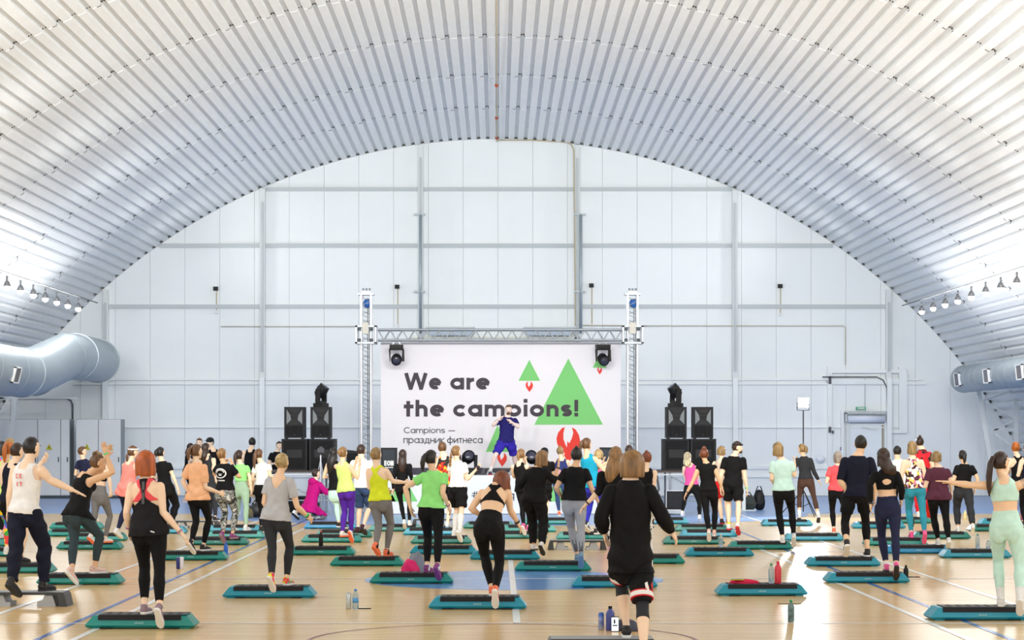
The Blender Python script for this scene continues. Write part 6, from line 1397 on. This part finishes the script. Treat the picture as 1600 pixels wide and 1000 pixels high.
person('woman with a long black ponytail in a black tee and black trousers', (1504, 704), 1507, 1505, (1497, 832, S_), (1520, 842, .04, 40), 'bent', (1527, 748, 1524, 764, -.2, .6),
       yaw=4, hyaw=-6, g=1.08, hair=('pony', 'black', .7), top=tee('black', .06, .6, .016), bot=trousers('dgrey', .86, .2, .012), shoe=('white', 'white'), skin_='b')
person('woman with a red bun in a black cross-back top and mauve leggings', (1587, 691), 1590, 1592, (1588, 822, S_), (1598, 823, S_), 'bent', 'bent', yaw=4, g=1.0, hair=('lowbun', 'orange', 1.0), top=[('tank_top', 'racer', (.0,), 'black', .008, .006)], bot=tight('mauve', .93), shoe=('black', 'white'), skin_='a')
person('brown haired person in dark clothes at the frame edge behind the mint outfit', (1606, 692), 1608, 1608, (1603, 828, S_), (1613, 828, S_), 'bent', 'bent', yaw=-4, g=1.0, hair=('bun', 'dbrown', .6), top=tank('dnavy'), bot=tight('black'), shoe=('black', 'white'), skin_='a')
# ---------------------------------------------------------------- left side
person('man in a dark navy tank top and black shorts behind the white tank man', (26, 693), 22, 18, (24, 883, S_), (34, 880, S_), (6, 755, 12, 775, -.2, .5), (48, 742, 60, 722, .2, .6),
       yaw=22, hyaw=45, male=True, g=.95, hair=('short', 'dbrown'), top=tank('dnavy', -.06, .014), bot=shorts('black', .95, .02), shoe=('black', 'black'), skin_='a')
person('woman with a ginger ponytail and rainbow leggings behind the navy tank man', (13, 691), 10, 14, (12, 866, S_), (26, 862, S_), 'bent', 'bent', yaw=14, g=.98, hair=('pony', 'orange', .8), top=tank('lime', 0), bot=tight('multi', .9), shoe=('white', 'white'), skin_='a')
person('blond man at the frame edge with short hair and red shoes', (15, 685), 10, 6, (4, 829, S_), (12, 825, S_), 'bent', 'bent', yaw=10, male=True, g=.95, hair=('short', 'dblond'), top=tee('neon'), bot=shorts('black', .9), shoe=('red', 'white'), skin_='a')
person('person in a pink and white jacket cut by the frame edge', (2, 690), -3, -5, (-9, 842, S_), (0, 842, S_), 'bent', 'bent', yaw=5, g=1.05, hair=('bob', 'black', .9), top=longs('neon', -.1), bot=tight('black'), shoe=('white', 'white'), skin_='a')
person('woman in grey leggings and black crop top with a top knot, fist lowered', (153, 707), 157, 156, (148, 858, S_-.09, 35), (166, 848, S_), (170, 745, 160, 720, .3, .6), (172, 748, 173, 768, .0, .2),
       yaw=35, hyaw=60, g=.95, hair=('bun', 'lbrown', .8), top=bra('black', .55), bot=tight('grey', .92, .4), shoe=('white', 'orange'), skin_='a', hand=('up', 'fist'))
person('brown haired person in navy and black behind the raised clasped hands', (128, 698), 131, 135, (137, 814, 0), (146, 814, 0), 'bent', 'bent', yaw=30, hyaw=70, g=.95, hair=('short', 'brown'), top=tee('navy', 0), bot=tight('black', .95), shoe=('white', 'white'), skin_='a')
person('woman in a pink loose tank top with a white headband and blue leggings', (207, 697), 204, 199, (190, 842, .08, 30), (205, 839, S_), 'clap', 'clap', yaw=32, hyaw=60, g=1.02, hair=('lowpony', 'brown', .8), top=tank('pinkc', -.25, .035), bot=tight('navy', .92), shoe=('white', 'white'), skin_='a', extra=headband(fab('white_band', (240, 240, 240))))
person('ponytailed woman in a black tee and black trousers, arm hanging away from her body', (250, 699), 254, 258, (257, 824, S_-.02), (268, 824, S_-.02), 'bent', (271, 742, 278, 762, -.1, .2),
       yaw=20, hyaw=30, g=.95, H=1.64, hair=('pony', 'black', .45), top=tee('black', .05, .6, .014), bot=trousers('black', .95), shoe=('black', 'black'), skin_='a')
person('long haired woman in a charcoal sleeveless top and leggings by the far grey step', (321, 693), 325, 329, (330, 812, S_), (337, 814, S_), 'bent', (336, 735, 338, 752, -.2, .5), yaw=20, hyaw=30, g=.95, hair=('long', 'dbrown', .7), top=tank('dgrey', -.12, .01), bot=tight('dgrey', .95), shoe=('black', 'white'), skin_='a')
person('woman standing by the wall in a black dress top, facing sideways', (297, 693), 295, 293, (290, 785, 0), (295, 785, 0), 'bent', 'bent', yaw=70, hyaw=80, g=.9, hair=('long', 'dbrown', .6), top=tank('black', -.2), bot=tight('black'), shoe=('peach', 'white'), skin_='a')
person('brown haired man by the wall facing the hall in a dark tee', (312, 685), 312, 312, (309, 788, 0), (316, 788, 0), 'bent', 'bent', yaw=200, hyaw=190, male=True, g=.95, hair=('short', 'brown'), top=tee('dgrey'), bot=trousers('dnavy'), shoe=('black', 'black'), skin_='a')
person('man in a black backwards cap and black tank top facing the hall', (328, 684), 333, 334, (330, 792, 0), (338, 792, 0), 'bent', (345, 735, 336, 718, .2, .5), yaw=160, hyaw=215, male=True, g=1.05, hair=('short', 'dbrown'), top=tank('black'), bot=shorts('black', .9), shoe=('black', 'black'), skin_='a', extra=cap_hat(blackm))
person('dark haired man in a black vest near the small chair, back turned', (394, 684), 392, 393, (388, 794, 0), (397, 794, 0), 'down', 'down', yaw=4, male=True, g=1.0, hair=('short', 'black'), top=[('tank_top', 'tank', (-.1,), 'black', .010, .012)], bot=trousers('black', .95), shoe=('white', 'white'), skin_='a')
person('dark haired technician half hidden beside the subwoofer farthest from the backdrop', (436, 690), 433, 433, (429, 786, 0), (437, 786, 0), 'bent', 'bent', yaw=150, male=True, g=.9, hair=('short', 'dbrown'), top=tee('black'), bot=trousers('black'), shoe=('black', 'black'), skin_='a')
person('woman with very long curly black hair, black top and mint leggings', (521, 700), 522, 525, (530, 824, S_), (538, 826, S_-.05), 'bent', 'bent', yaw=20, hyaw=20, g=.95, hair=('long', 'black', 1.05, -.04), top=tank('black', .1), bot=tight('mint', .9), shoe=('black', 'white'), skin_='b')
# crouching camera operator
person('person in a magenta hoodie crouching by the camera tripod with white sneakers', (492, 733), 489, 484, (466, 812, 0, 35), (484, 813, 0), (495, 768, 506, 766, .5, .8), (507, 770, 514, 764, .3, .6),
       yaw=42, hyaw=60, H=1.66, lean=8, hy=795, g=1.05, hair=('short', 'dbrown'), top=[('hoodie', 'long', (-.14, .95), 'magenta', .018, .03)], bot=trousers('camo2', .92), shoe=('white', 'black'), skin_='a', extra=hood)
# instructor on the stage
ZD = zs+.001
person('bearded instructor in a dark blue tee and blue shorts facing the hall on the stage', (794.5, 633), 793, 791, (766, 742.2, ZD), (808, 741.6, ZD), (770, 665, 779, 656, .2, .5), (810, 668, 800, 660, .2, .6),
       yaw=180, hyaw=180, male=True, g=1.0, hair=('short', 'brown'), top=tee('inst', -.06, .6, .016), bot=shorts('inst2', .88, .035), shoe=('navy', 'red'), sock=('white', .72), skin_='p', hand='vee', base_y=None, extra=beard('brown'), z0=zs, H=1.78)
GROUND_CLAMP = True
build_people()
t = empty('step_platform', (sx(783, 54.5), 54.75, zs), 'grey step with violet tint on the stage under the instructor', 'aerobic step'); grey_parts(t)
finish_texts()
